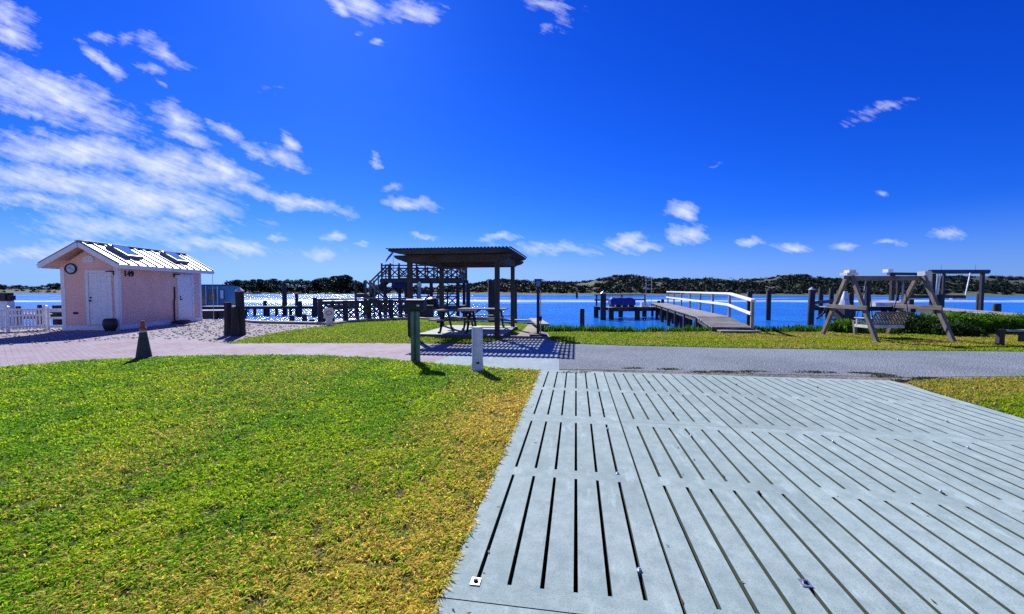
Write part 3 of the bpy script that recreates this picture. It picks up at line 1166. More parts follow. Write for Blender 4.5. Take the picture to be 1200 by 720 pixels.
# skylights on the slope towards the drive
sl_dir = Vector((WD / 2 + xe, 0, zl - zr)).normalized()
nrm = Vector((-sl_dir.z, 0, sl_dir.x))
for yc, tn in ((.95, 0), (3.8, 1)):
    c = Vector((-WD / 2, yc, zr)) + sl_dir * .66
    fr, gl = MB(), MB()
    for a0, a1, c0, c1 in ((-.42, .42, -.42, -.36), (-.42, .42, .36, .42), (-.42, -.36, -.36, .36), (.36, .42, -.36, .36)):
        mm = Matrix((( sl_dir.x, 0, nrm.x, c.x), (0, 1, 0, c.y), (sl_dir.z, 0, nrm.z, c.z), (0, 0, 0, 1)))
        fr.box((a0, c0, 0), (a1, c1, .15), mm)
    gl.box((-.36, -.36, .12), (.36, .36, .145), mm @ Matrix.Rotation(R(8), 4, 'Y'))
    s_ = fr.build('skylight', plain('skylight_frame', (.20, .22, .27), .5, .2), roof)
    gl.build('pane', M['skylight_glass'], s_)
# doors
def shed_door(m, wdt, z0, z1, panels6):
    """frame + leaf in the plane y = 0 (facing -y) of matrix m, from x=0 to x=wdt"""
    f = MB()
    f.box((-.10, -.045, z0), (0, -.002, z1 + .10), m); f.box((wdt, -.045, z0), (wdt + .10, -.002, z1 + .10), m)
    f.box((0, -.045, z1), (wdt, -.002, z1 + .10), m)
    fo = f.build('door_frame', M['white'], shed)
    d = MB()
    d.box((.012, -.022, z0), (wdt - .012, -.003, z1 - .012), m)
    if panels6:
        for cx_ in (.27, .73):
            for a, c in ((.06, .36), (.42, .76), (.80, .95)):
                w2 = wdt * .17
                xa, xb, za, zb = wdt * cx_ - w2, wdt * cx_ + w2, z0 + (z1 - z0) * a, z0 + (z1 - z0) * c
                for q in (((xa, za), (xb, za + .02)), ((xa, zb - .02), (xb, zb)), ((xa, za + .02), (xa + .02, zb - .02)), ((xb - .02, za + .02), (xb, zb - .02))):
                    d.box((q[0][0], -.030, q[0][1]), (q[1][0], -.022, q[1][1]), m)
    do = d.build('door', M['white'], shed)
    h = MB()
    q = m @ Vector((.07, -.03, z0 + (z1 - z0) * .46))
    h.tube(m @ Vector((.07, -.022, z0 + .93)), m @ Vector((.07, -.085, z0 + .93)), .016)
    h.tube(m @ Vector((.07, -.075, z0 + .93)), m @ Vector((.07, -.11, z0 + .93)), .034, .026)
    h.box((.05, -.024, z0 + .90), (.09, -.0215, z0 + 1.09), m)
    h.tube(m @ Vector((.07, -.022, z0 + 1.06)), m @ Vector((.07, -.05, z0 + 1.06)), .03)
    h.build('handle', M['black_metal'], do)
    return do


mg = Matrix.Translation((-1.03, 0, 0))
shed_door(mg, .72, .22, 2.24, True)
ml = Matrix(((0, -1, 0, 0), (1, 0, 0, 3.36), (0, 0, 1, 0), (0, 0, 0, 1)))
shed_door(ml, .92, .20, 2.22, False)
# gable vent
v = MB()
v.prism([(-1.18, 2.66), (-.82, 2.66), (-.82, 2.84), (-.90, 2.90), (-1.0, 2.92), (-1.10, 2.90), (-1.18, 2.84)], -.035, -.001, mrot)
for k in range(4):
    x = -1.14 + k * .08
    v.box((x, -.05, 2.69), (x + .045, -.036, 2.86))
v.build('gable_vent', M['white'], shed)
MB().box((-1.62, -.02, .63), (-1.46, -.002, .72)).build('floor_vent', M['black'], shed)
# wall lamps
for m, x, z in ((Matrix.Identity(4), -.20, 2.22), (ml, -.22, 2.22)):
    l_ = MB().box((x - .09, -.05, z - .05), (x + .09, -.001, z + .09), m)
    l_.box((x - .10, -.17, z + .06), (x + .10, -.001, z + .10), m)
    lo = l_.build('wall_lamp', M['black_metal'], shed)
    MB().box((x - .07, -.14, z - .10), (x + .07, -.052, z + .058), m).build('lamp_glass', M['milk'], lo)
# number
fc = bpy.data.curves.new('house_number', 'FONT')
fc.body = '149'
fc.size, fc.extrude, fc.offset = .30, .012, .012
fc.space_character = 1.12
tmp = bpy.data.objects.new('lettering', fc)
COL.objects.link(tmp)
bpy.context.view_layer.update()
fm = bpy.data.meshes.new_from_object(tmp.evaluated_get(bpy.context.evaluated_depsgraph_get()))
bpy.data.objects.remove(tmp)
fo = bpy.data.objects.new('house_number', fm)
COL.objects.link(fo)
fo.parent = shed
fo.rotation_euler = (R(90), 0, R(90))
fo.location = (.014, .28, 2.13)
fm.materials.clear()
fm.materials.append(M['black'])
# a drain pipe by the side door
MB().path([(.03, 3.0, .12), (.05, 2.98, 1.0), (.03, 3.06, 1.25), (.03, 3.06, 1.72)], .03, 8).build('vent_pipe', M['black'], shed)
MB().tube((OE, LN + OV - .05, zl - .2), (OE, LN + OV - .05, .02), .012, .012, 6).build('rain_chain', M['steel'], shed)

sw = lambda x, y, z: C0 + Matrix.Rotation(A, 4, 'Z') @ Vector((x, y, z))
ck = thing('wall_clock', 'round wall clock with a black rim on the shed gable', 'clock', sw(-1.63, 0, 2.40), A)
mck = Matrix.Rotation(R(90), 4, 'X')
q = MB()
nseg = 28
prof = [(.16, .002), (.205, .002), (.215, .03), (.20, .055), (.165, .05)]
vs, fs = [], []
for i in range(nseg):
    t = 2 * math.pi * i / nseg
    vs += [(r_ * math.cos(t), -h_, r_ * math.sin(t)) for r_, h_ in prof]
for i in range(nseg):
    j = (i + 1) % nseg
    for k in range(4):
        fs.append((i * 5 + k, i * 5 + k + 1, j * 5 + k + 1, j * 5 + k))
q.add(vs, fs).build('rim', M['black'], ck, smooth=True)
q = MB().add([(.166 * math.cos(2 * math.pi * i / nseg), -.03, .166 * math.sin(2 * math.pi * i / nseg)) for i in range(nseg)], [tuple(range(nseg - 1, -1, -1))])
q.build('face', plain('clock_face', (.42, .52, .66), .3), ck)
q = MB().bar((0, -.036, 0), (-.07, -.036, .07), .014, .006, (0, 1, 0)).bar((0, -.04, 0), (.10, -.04, -.06), .010, .006, (0, 1, 0))
q.build('hand', M['black'], ck)

pot = thing('planter', 'black barrel planter standing at the front corner of the pink shed', 'planter', sw(-.06, -.34, 0))
MB().lathe([(.14, 0), (.19, .08), (.225, .22), (.215, .38), (.17, .47), (.155, .47), (.15, .42)], n=22).build('pot', M['terracotta'], pot, smooth=True)
MB().lathe([(.0, .41), (.152, .42), (.08, .45)], n=16).build('soil', M['soil'], pot)
mt = MB().box((-.35, -.2, 0), (.35, .2, .10)).box((-.31, -.18, .10), (.31, .18, .16))
tag(mt.build('door_step', M['wood_x'], loc=sw(.32, 3.0, 0), rotz=A + R(90)), 'low dark box on the ground below the side pipe of the pink shed', 'box')

# ------------------------------------------------------------------ white fence on the left
fl, frt = G(-95, 394.5), G(54.5, 386.6)
fdir = (frt - fl)
L = fdir.length
fang = math.atan2(fdir.y, fdir.x)
fence = thing('picket_fence', 'low white picket fence left of the pink shed', 'fence', fl, fang)
for k in range(4):
    x = L * k / 3
    pb = MB().box((x - .05, -.05, 0), (x + .05, .05, .92))
    pb.lathe([(.075, .92), (.075, .945), (.02, .985)], (x, 0, 0), 4)
    pb.build('post', M['white'], fence)
for z0, z1 in ((.78, .86), (.56, .62), (.12, .20)):
    MB().box((.05, -.025, z0), (L - .05, .025, z1)).build('rail', M['white'], fence)
npk = 34
for k in range(1, npk):
    x = L * k / npk
    if min(abs(x - L * j / 3) for j in range(4)) < .08:
        continue
    MB().box((x - .028, -.045, .06), (x + .028, -.026, .80)).build('picket', M['white'], fence)
fe2 = sw(-WD - .06, .35, 0)
d2 = fe2 - frt
rf = thing('rail_fence', 'short white board fence joining the picket fence to the pink shed', 'fence', frt + d2.normalized() * .09, math.atan2(d2.y, d2.x))
L2 = d2.length - .1
for z0, z1 in ((.70, .84), (.42, .50), (.08, .18)):
    MB().box((0, -.02, z0), (L2, .02, z1)).build('rail', M['white'], rf)
MB().box((0.002, -.05, 0), (.09, -.021, .9)).build('post', M['white'], rf)
MB().box((L2 - .09, -.05, 0), (L2 - .002, -.021, .9)).build('post', M['white'], rf)


# ------------------------------------------------------------------ pilings
def piling(px, ytop, y, r, label, name='piling', cap=None, zb=-2.0, lean=0.0, mat_=None, group=None):
    p = P(px, ytop, y)
    o = thing(name, label, 'piling', (p.x, p.y, min(zb, 0)), 0, group)
    h = p.z - min(zb, 0)
    m = MB()
    n = 14
    rings = [(r * 1.08, 0), (r * 1.04, h * .5), (r, h - .03), (r * .86, h)]
    m.lathe(rings, (0, 0, 0), n)
    m.v = [(x + lean * z, y_ + .02 * math.sin(z * 3 + x * 9), z) for x, y_, z in m.v]
    m.build('shaft', mat_ or M['pile'], o, smooth=True)
    if cap:
        MB().lathe([(r * 1.06, h), (r * 1.06, h + .03), (.01, h + r * 1.1)], (lean * h, 0, 0), 14).build('cap', M[cap], o, smooth=True)
    return o


piling(267.0, 354.5, 14.25, .125, 'short left post of the clump of three dark posts by the gravel', zb=-.05)
piling(274.8, 360.0, 13.98, .115, 'lowest, foremost post of the clump of three dark posts', zb=-.05)
piling(280.8, 342.0, 14.22, .135, 'tallest post with a pale cap in the clump of three dark posts', zb=-.05, cap='reflective')
piling(682.3, 362, 17.6, .10, 'lone short piling rising behind the bank plants, left of the blue covered craft')
piling(901, 341, 31.5, .17, 'lone piling in the water just right of the white footbridge railing', cap='pile')
piling(878.5, 342, 24.5, .14, 'piling standing behind the front end of the white footbridge railing')
piling(575.8, 328.5, 21.2, .17, 'thick dark piling seen between the two right posts of the pergola')
piling(603, 334, 21.8, .13, 'dark piling close behind the back right pergola post')
piling(548.5, 332, 25.5, .13, 'piling in the water seen over the picnic tables under the pergola')
piling(676.0, 341.5, 120, .32, 'thin channel marker pole far out in the water')
piling(333, 332, 38.2, .19, 'taller piling behind the left dock, against the far trees')
piling(347.5, 344.5, 38.6, .15, 'piling behind the left dock, right of the taller one')
piling(310.5, 352.5, 38.0, .16, 'short piling stub above the left dock')
piling(21.0, 359, 21.0, .10, 'dark piling top just above the white picket fence, third from the shed')
piling(46.0, 357.5, 21.0, .09, 'dark piling top just above the white picket fence, second from the shed')
piling(950.3, 340, 26.8, .19, 'leaning dark piling with a pale top, leftmost at the right-hand dock', cap='reflective', lean=.02)

# post and box beyond the left fence
o = thing('dock_pedestal', 'pale pedestal with a dark box on top beyond the white picket fence', 'pedestal', (P(8, 365, 20).x, 20, -1.2))
zt = P(8, 353, 20).z + 1.2
MB().box((-.22, -.15, 0), (.22, .15, zt)).build('column', M['dirty_white'], o)
q = MB().box((-.13, -.18, zt), (.16, .18, zt + .40)).box((.16, -.12, zt + .05), (.33, .12, zt + .27))
q.build('box', M['black'], o)

# ------------------------------------------------------------------ docks on the left
def dock(name, label, cat, p0, p1, wd, zt, npile, ptop=.0, board='grey_y', rails=None, pile_r=.13, skirt=.22):
    """a plank dock from p0 to p1 (xy), deck top at zt"""
    p0, p1 = Vector((*p0, 0)), Vector((*p1, 0))
    d = p1 - p0
    L = d.length
    o = thing(name, label, cat, (p0.x, p0.y, zt), math.atan2(d.y, d.x))
    bd = MB()
    k = 0.0
    while k < L - .02:
        bd.box((k + .004, -wd / 2 - random.uniform(0, .03), -.04), (min(k + .14, L), wd / 2 + random.uniform(0, .03), random.uniform(-.004, .002)))
        k += .146
    bd.build('deck', M[board], o)
    for s in (-1, 1):
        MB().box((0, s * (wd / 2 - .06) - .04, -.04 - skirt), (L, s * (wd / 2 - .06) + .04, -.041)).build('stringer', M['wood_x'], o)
    for i in range(npile):
        x = .15 + (L - .3) * i / max(1, npile - 1)
        for s in (-1, 1):
            h = ptop * (1 if (i + s) % 3 else .55)
            MB().lathe([(pile_r * 1.05, -2.2 - zt), (pile_r, h - .02), (pile_r * .8, h)], (x, s * (wd / 2 + pile_r * .6), 0), 10).build('pile', M['pile'], o, smooth=True)
    return o, L


xl = lambda px, y: (px - 600) / F * y
dock('dock', 'long low plank dock crossing the water left of the lattice railing', 'dock', (xl(238, 37), 37.0), (xl(372, 37.5), 37.6), 1.3, .12, 6, .0)
o = piling(351, 353, 36.2, .20, 'thick piling at the front edge of the left dock, near its right end')
o = piling(369, 349, 36.6, .19, 'last piling at the right end of the left dock')
dock('dock', 'dark low dock between the pink shed and the clump of three posts', 'dock', (xl(215, 27), 26.4), (xl(283, 27.5), 27.6), 1.6, .25, 4, .0, skirt=.5)
dock('floating_dock', 'small floating plank dock by the left end of the lattice railing', 'dock', (xl(346, 22.3), 22.3), (xl(376, 22.3), 22.2), 1.0, -.22, 2, .45, skirt=.18)
dock('dock', 'dark dock seen through the white fence beyond the picket gaps', 'dock', (-32, 21.3), (-20.2, 22.2), 1.4, .33, 4, .35)

# cross-shaped post and beam behind the board fence
o = thing('dock_post', 'dark cross of a post and beam showing over the short white board fence', 'post', (P(67, 370, 20).x, 20, -1.2))
zz = P(67, 358, 20).z + 1.2
MB().box((-.11, -.11, 0), (.11, .11, zz)).build('post', M['pile'], o)
MB().box((-.30, -.16, zz - .38), (.30, -.112, zz - .18)).build('beam', M['wood_x'], o)

# seawall of timber round the point
def seawall(label, pts, zt=.10, wd=.34):
    p = [Vector((*q, 0)) for q in pts]
    o = thing('seawall', label, 'seawall', p[0])
    for a, c in zip(p[:-1], p[1:]):
        a, c = a - p[0], c - p[0]
        d = (c - a).normalized()
        MB().bar(a + Vector((0, 0, zt - .04)) - d * .0, c + Vector((0, 0, zt - .04)), wd, .08).build('cap', M['grey_x'], o)
        n = Vector((-d.y, d.x, 0))
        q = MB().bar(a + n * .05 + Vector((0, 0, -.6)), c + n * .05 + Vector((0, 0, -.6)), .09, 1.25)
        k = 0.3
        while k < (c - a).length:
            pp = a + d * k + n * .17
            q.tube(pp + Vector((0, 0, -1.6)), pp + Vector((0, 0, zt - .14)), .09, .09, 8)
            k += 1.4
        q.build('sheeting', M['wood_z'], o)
    return o


seawall('grey capped timber seawall behind the gravel, between the shed and the lattice railing', [(-15.1, 21.6), (-12.2, 19.6), (-8.25, 18.7)])
seawall('timber seawall edging the back lawn below the lattice railing', [(-8.2, 18.75), (-7.55, 20.85), (-5.4, 22.2), (-3.5, 21.1)])
seawall('dark timber seawall behind the pergola', [(-3.4, 21.05), (-1.0, 19.9), (1.0, 19.15)], zt=.17)
seawall('wide plank cap of the seawall running towards the lamp post', [(1.04, 19.0), (1.20, 15.75)], zt=.27, wd=.5)

# lattice railing and walk
a, c = Vector((xl(375, 19.9), 19.9, 0)), Vector((xl(482, 22.9), 22.9, 0))
d = c - a
lr = thing('lattice_railing', 'weathered wooden railing filled with crossed lattice, right of the left dock', 'railing', (a.x, a.y, .05), math.atan2(d.y, d.x))
L = d.length
NB = 8
for k in range(NB + 1):
    x = L * k / NB
    s = .10 if k % 2 == 0 else .06
    MB().box((x - s, -s, -.05), (x + s, s, 1.0 if k else 1.02)).build('post', M['wood_z'], lr)
MB().box((-.12, -.10, 1.021), (L + .1, .10, 1.10)).build('top_rail', M['wood_x'], lr)
MB().box((0, -.055, .82), (L, .055, .98)).build('upper_rail', M['wood_x'], lr)
MB().box((0, -.045, .10), (L, .045, .17)).build('lower_rail', M['grey_x'], lr)
for k in range(NB):
    x0, x1 = L * k / NB + .10, L * (k + 1) / NB - .06
    lt = MB()
    w_ = x1 - x0
    st = .26
    n = int((w_ + .71) / st) + 1
    for q in range(n):
        t = q * st - .71
        for flip in (0, 1):
            # line from (t, 0) to (t + .71, .71) clipped to the bay
            u0, u1 = max(t, 0), min(t + .71, w_)
            if u1 - u0 < .04:
                continue
            z0, z1 = .17 + (u0 - t), .17 + (u1 - t)
            if flip:
                z0, z1 = 1.05 - z0, 1.05 - z1
            yo = .014 if flip else -.014
            lt.bar((x0 + u0, yo, z0), (x0 + u1, yo, z1), .07, .022, (0, 1, 0))
    lt.build('lattice', M['wood_x'], lr)
dock('walkway', 'plank walkway behind the lattice railing', 'dock', (a.x + .1, a.y + .8), (c.x + 2.6, c.y + .9), 1.3, .02, 5, .0)

# white board with a red ring in front of the lattice
p = G(387, 380.8)
o = thing('sign_board', 'white board sign with a faded red ring in front of the lattice railing', 'sign', (p.x, p.y - .1, 0), R(4))
MB().box((-.13, .0, 0), (.13, .06, .36)).build('post', M['dirty_white'], o)
MB().prism([(-.22, .30), (.22, .30), (.24, .62), (.16, .76), (-.16, .76), (-.24, .62)], -.03, -.001, mrot).build('board', M['dirty_white'], o)
q = MB()
for i in range(16):
    t0, t1 = 2 * math.pi * i / 16, 2 * math.pi * (i + 1) / 16
    q.bar((.13 * math.cos(t0), -.036, .54 + .09 * math.sin(t0)), (.13 * math.cos(t1), -.036, .54 + .09 * math.sin(t1)), .035, .01, (0, 1, 0))
q.build('ring', M['red'], o)

# house boat behind the shed
hb = thing('houseboat', 'teal cabin of a houseboat moored behind the pink shed', 'boat', (xl(248, 44), 44, ZW))
m_ = MB()
m_.box((-2.4, -1.2, -.2), (3.0, 1.2, .55))
m_.add([(3.0, -1.2, -.2), (3.0, 1.2, -.2), (4.1, 0, .1), (3.0, -1.2, .55), (3.0, 1.2, .55), (4.2, 0, .6)], [(0, 2, 5, 3), (1, 4, 5, 2), (3, 5, 4), (0, 1, 2)])
m_.build('hull', M['dirty_white'], hb)
MB().box((-2.2, -1.0, .55), (2.3, 1.0, 2.75)).build('cabin', M['teal'], hb)
MB().box((-2.6, -1.25, 2.75), (1.6, 1.25, 2.90)).build('roof', M['dark_teal'], hb)
for x0, x1, z0, z1 in ((-1.9, -1.05, .9, 2.6), (-.6, .25, .75, 2.6), (.45, 1.2, 1.2, 2.4)):
    w_ = MB().box((x0, -1.03, z0), (x1, -1.002, z1)).build('window', M['dark_teal'], hb)
    MB().box((x0 + .06, -1.045, z0 + .06), (x1 - .06, -1.032, z1 - .06)).build('pane', M['glass'], w_)
w_ = MB().box((1.62, -1.03, 1.35), (2.08, -1.002, 2.35)).build('window', M['black'], hb)
MB().box((1.68, -1.045, 1.41), (2.02, -1.032, 2.29)).build('pane', M['milk'], w_)
q = MB()
for x in (-2.5, -1.0, .3, 1.5):
    q.tube((x, -1.2, .55), (x, -1.2, 2.75), .035)
q.build('canopy_post', M['white'], hb)

# a small skiff by the stairs
sk = thing('skiff', 'low dark skiff afloat behind the left end of the lattice railing', 'boat', (xl(401, 46), 46, ZW + .15), R(3))
q = MB()
prof = [(-1.5, .52, 0), (-.5, .58, 0), (.6, .5, .03), (1.4, .05, .22)]
vs, fs = [], []
for x, wv, rise in prof:
    vs += [(x, -wv * .7, rise), (x, -wv, .52 + rise), (x, -wv + .06, .52 + rise), (x, -wv * .6, .12 + rise), (x, wv * .6, .12 + rise), (x, wv - .06 if wv > .1 else wv, .52 + rise), (x, wv, .52 + rise), (x, wv * .7, rise)]
for i in range(3):
    for k in range(8):
        fs.append((i * 8 + k, i * 8 + (k + 1) % 8, i * 8 + 8 + (k + 1) % 8, i * 8 + 8 + k))
fs += [tuple(range(8)), tuple(range(31, 23, -1))]
q.add(vs, fs).build('hull', M['dark_teal'], sk)
MB().box((-.3, -.5, .36), (-.05, .5, .40)).build('thwart', M['grey_y'], sk)

# ------------------------------------------------------------------ raised wooden deck on pilings with stairs
D0 = 30.0
xa, xb = xl(447, D0), xl(540, D0)
pv = thing('raised_deck', 'two-storey dark wooden deck on tall pilings with railings and outside stairs', 'deck', (xa, D0, 0))
WID, DEP, ZD = xb - xa, 4.4, 2.42
q = MB()
k = 0.0
while k < WID:
    q.box((k + .004, -.12, ZD - .04), (min(k + .14, WID), DEP + .12, ZD))
    k += .145
q.build('deck_boards', M['wood_y'], pv)
q = MB()
for y in (0, DEP * .5, DEP):
    q.box((-.1, y - .04, ZD - .30), (WID + .1, y + .04, ZD - .041))
for k in range(9):
    x = .04 + (WID - .08) * k / 8
    q.box((x - .025, .042, ZD - .28), (x + .025, DEP * .5 - .042, ZD - .05))
q.build('joists', M['wood_x'], pv)
for x in (.2, WID * .30, WID * .62, WID - .25):
    for y in (.25, DEP - .25):
        MB().lathe([(.14, -2.2), (.125, ZD - .3)], (x, y, 0), 10).build('pile', M['pile'], pv, smooth=True)
for x, s in ((.2, 1), (WID - .25, -1)):
    MB().bar((x, .1, ZD - 1.1), (x + s * .8, .1, ZD - .32), .06, .10, (0, 1, 0)).build('knee_brace', M['wood_x'], pv)


def rail_run(root, p0, p1, zt, nb, h=.95, cross=True, mt='wood_z'):
    p0, p1 = Vector(p0), Vector(p1)
    for k in range(nb + 1):
        p = p0.lerp(p1, k / nb)
        MB().box((p.x - .05, p.y - .05, zt), (p.x + .05, p.y + .05, zt + h + .16)).build('post', M[mt], root)
    z = Vector((0, 0, zt))
    q = MB().bar(p0 + z + Vector((0, 0, h)), p1 + z + Vector((0, 0, h)), .14, .09).bar(p0 + z + Vector((0, 0, h - .20)), p1 + z + Vector((0, 0, h - .20)), .04, .07).bar(p0 + z + Vector((0, 0, .14)), p1 + z + Vector((0, 0, .14)), .04, .07)
    q.build('rail', M['wood_x'], root)
    if cross:
        q = MB()
        for k in range(nb):
            s, e = p0.lerp(p1, k / nb), p0.lerp(p1, (k + 1) / nb)
            q.bar(s + z + Vector((0, -.012, .14)), e + z + Vector((0, -.012, h - .2)), .085, .02, (0, 1, .01))
            q.bar(s + z + Vector((0, .012, h - .2)), e + z + Vector((0, .012, .14)), .085, .02, (0, 1, .01))
        q.build('cross_brace', M['wood_x'], root)


rail_run(pv, (.05, 0, 0), (WID - .05, 0, 0), ZD, 9)
rail_run(pv, (.05, DEP, 0), (WID - .05, DEP, 0), ZD, 7)
rail_run(pv, (WID - .05, .1, 0), (WID - .05, DEP - .1, 0), ZD, 4)
q = MB()
k = 0.0
while k < WID * .8:
    q.box((WID * .2 + k, .1, .30), (WID * .2 + min(k + .14, WID * .8), DEP - .1, .34))
    k += .145
q.build('lower_boards', M['wood_y'], pv)
q = MB()
for y in (.12, DEP - .12):
    q.box((WID * .2, y - .05, .06), (WID, y + .05, .299))
q.build('lower_joists', M['wood_x'], pv)
rail_run(pv, (WID * .34, .2, 0), (WID - .3, .2, 0), .34, 5)
for x0_, x1_ in ((.2, WID * .30), (WID * .62, WID - .25)):
    MB().bar((x0_, DEP - .25, .5), (x1_, DEP - .25, 2.05), .06, .14, (0, 1, 0)).build('diagonal_brace', M['wood_x'], pv)
# landing and two flights
xl0 = xl(416, D0) - xa
ZL = 1.30
q = MB().box((xl0, -.1, ZL - .05), (xl0 + .85, 1.9, ZL)).box((xl0, -.08, ZL - .28), (xl0 + .85, -.02, ZL - .051))
q.build('landing', M['wood_y'], pv)
for x, y in ((xl0 + .06, 0), (xl0 + .8, 0), (xl0 + .06, 1.8), (xl0 + .8, 1.8)):
    MB().box((x - .06, y - .06, -2), (x + .06, y + .06, ZL + 1.0)).build('stair_post', M['wood_z'], pv)


def flight(p0, p1, wd, nst, yoff):
    p0, p1 = Vector(p0), Vector(p1)
    for y in (yoff, yoff + wd):
        MB().bar(p0 + Vector((0, y, -.12)), p1 + Vector((0, y, -.12)), .05, .26).build('stringer', M['wood_x'], pv)
    q = MB()
    for k in range(nst):
        p = p0.lerp(p1, (k + .5) / nst)
        q.box((p.x - .14, yoff + .03, p.z - .03), (p.x + .14, yoff + wd - .03, p.z + .02))
    q.build('treads', M['wood_y'], pv)
    for y in (yoff, yoff + wd):
        q = MB()
        q.bar(p0 + Vector((0, y, .92)), p1 + Vector((0, y, .92)), .05, .12)
        for t in (0, .5, 1):
            p = p0.lerp(p1, t)
            q.bar(p + Vector((0, y, -.1)), p + Vector((0, y, 1.0)), .08, .08)
        q.build('handrail', M['table'], pv)


flight((xl0 + .85, 0, ZL), (.05, 0, ZD), .8, 6, .95)
flight((xl0 + .85, 0, ZL), (xl0 + 2.15, 0, .12), .8, 7, -.1)
# what stands under and on the deck
MB().box((.5, .9, 1.72), (1.9, 1.0, 2.1)).build('banner', M['navy'], pv)
q = thing('deck_table', 'small high table standing on the raised deck by the flagpole', 'table', (xl(457, D0 + 1), D0 + 1.0, ZD))
MB().box((-.27, -.25, 1.02), (.27, .25, 1.08)).build('top', M['wood_x'], q)
MB().box((-.10, -.10, 0), (.10, .10, 1.02)).build('pedestal', M['wood_z'], q)
fp = thing('flagpole', 'thin flagpole with a small dark flag on the raised deck', 'flagpole', (xl(461.3, D0 + .6), D0 + .6, ZD))
zt = P(461, 292.5, D0 + .6).z - ZD
MB().tube((0, 0, 0), (0, 0, zt), .025, .018, 8).build('pole', M['dirty_white'], fp)
q = MB()
vs, fs = [], []
for i in range(7):
    for j in range(3):
        t = i / 6
        vs.append((-.03 - .52 * t, .05 * math.sin(t * 7), zt - .08 - .72 * t - j * .13 * (1 - .3 * t)))
for i in range(6):
    for j in range(2):
        a_ = i * 3 + j
        fs.append((a_, a_ + 1, a_ + 4, a_ + 3))
me_ = q.add(vs, fs).build('flag', M['flag'], fp)
me_.modifiers.new('cloth', 'SOLIDIFY').thickness = .006
q = MB().bar((-.02, 0, zt - .1), (-.62, 0, zt - 1.0), .02, .02)
q.build('halyard', M['dirty_white'], fp)
# equipment stored on the walk beneath
o = thing('fish_station', 'dark covered grill cart standing on the walk below the raised deck', 'grill', (xl(506, 24.4), 24.4, .03))
MB().box((-.45, -.25, .55), (.45, .25, .72)).build('counter', M['black_metal'], o)
MB().lathe([(.34, .72), (.36, .82), (.30, 1.02), (.12, 1.12)], (0, 0, 0), 18).build('hood', M['black_metal'], o, smooth=True)
for x in (-.4, .4):
    for y in (-.2, .2):
        MB().box((x - .03, y - .03, 0), (x + .03, y + .03, .55)).build('leg', M['black_metal'], o)
o = thing('signpost', 'pale blue post with a pointed top seen between the left pergola posts', 'post', (xl(491.5, 24.0), 24.0, .03))
MB().box((-.09, -.05, 0), (.09, .05, 1.75)).build('post', M['teal'], o)
MB().prism([(-.12, 1.75), (.12, 1.75), (.12, 1.92), (0, 2.04), (-.12, 1.92)], -.06, .06, mrot).build('head', M['reflective'], o)
o = thing('storage_locker', 'low dark locker on the walk behind the left pergola posts', 'locker', (xl(497, 23.6), 23.6, .03))
MB().box((-.5, -.3, 0), (.5, .3, .62)).build('box', M['wood_x'], o)
MB().box((-.54, -.34, .621), (.54, .34, .67)).build('lid', M['wood_y'], o)

# ------------------------------------------------------------------ pergola, pad, tables
FR = Vector((-.475, 13.16, 0))
pg = thing('pergola', 'dark wooden pergola with a slatted roof over the picnic tables', 'pergola', FR, -YAW)
PW, PD = 2.95, 3.25
padb = MB().box((-2.72, .02, 0), (.16, PD + .25, .11))
pad = struct(padb.build('concrete_pad', M['pad'], loc=FR, rotz=-YAW))
for x in (0, -PW):
    for y in (0, PD):
        zb = .0 if y == 0 else .11
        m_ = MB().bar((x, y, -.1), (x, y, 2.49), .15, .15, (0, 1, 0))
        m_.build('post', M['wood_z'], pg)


def ogee_beam(mb, x0, x1, y, z0, z1, th):
    """board along x with stepped, curved ends"""
    h = z1 - z0
    n = 7
    left = [(x0 + .34 * (1 - math.cos(t * math.pi / 2)) ** .8 + (.05 if i > 3 else 0), z1 - .05 - (h - .05) * (i / (n - 1))) for i, t in ((i, i / (n - 1)) for i in range(n))]
    right = [(x0 + x1 - x, z) for x, z in reversed(left)]
    poly = [(x0, z1)] + left + right + [(x1, z1)]
    mb.prism(poly, y - th / 2, y + th / 2, mrot)


for x in (0, -PW):
    for s in (-.095, .095):
        MB().bar((x + s, -.078, 2.60), (x + s, PD + .078, 2.60), .04, .23).build('side_beam', M['wood_y'], pg)
for y in (-.10, .10, PD - .10, PD + .10):
    q = MB()
    ogee_beam(q, -PW - .50, .42, y, 2.485, 2.718, .042)
    q.build('front_beam' if y < 1 else 'back_beam', M['wood_x'], pg)
for k in range(9):
    y = -.48 + (PD + .96) * k / 8
    q = MB()
    ogee_beam(q, -PW - .52, .48, y, 2.722, 2.885, .042)
    q.build('rafter', M['wood_x'], pg)
NSL = 36
for k in range(NSL):
    x = -PW - .56 + (PW + 1.06) * k / (NSL - 1)
    MB().bar((x, -.54, 2.902), (x, PD + .54, 2.902), .048, .028).build('slat', M['wood_y'], pg)


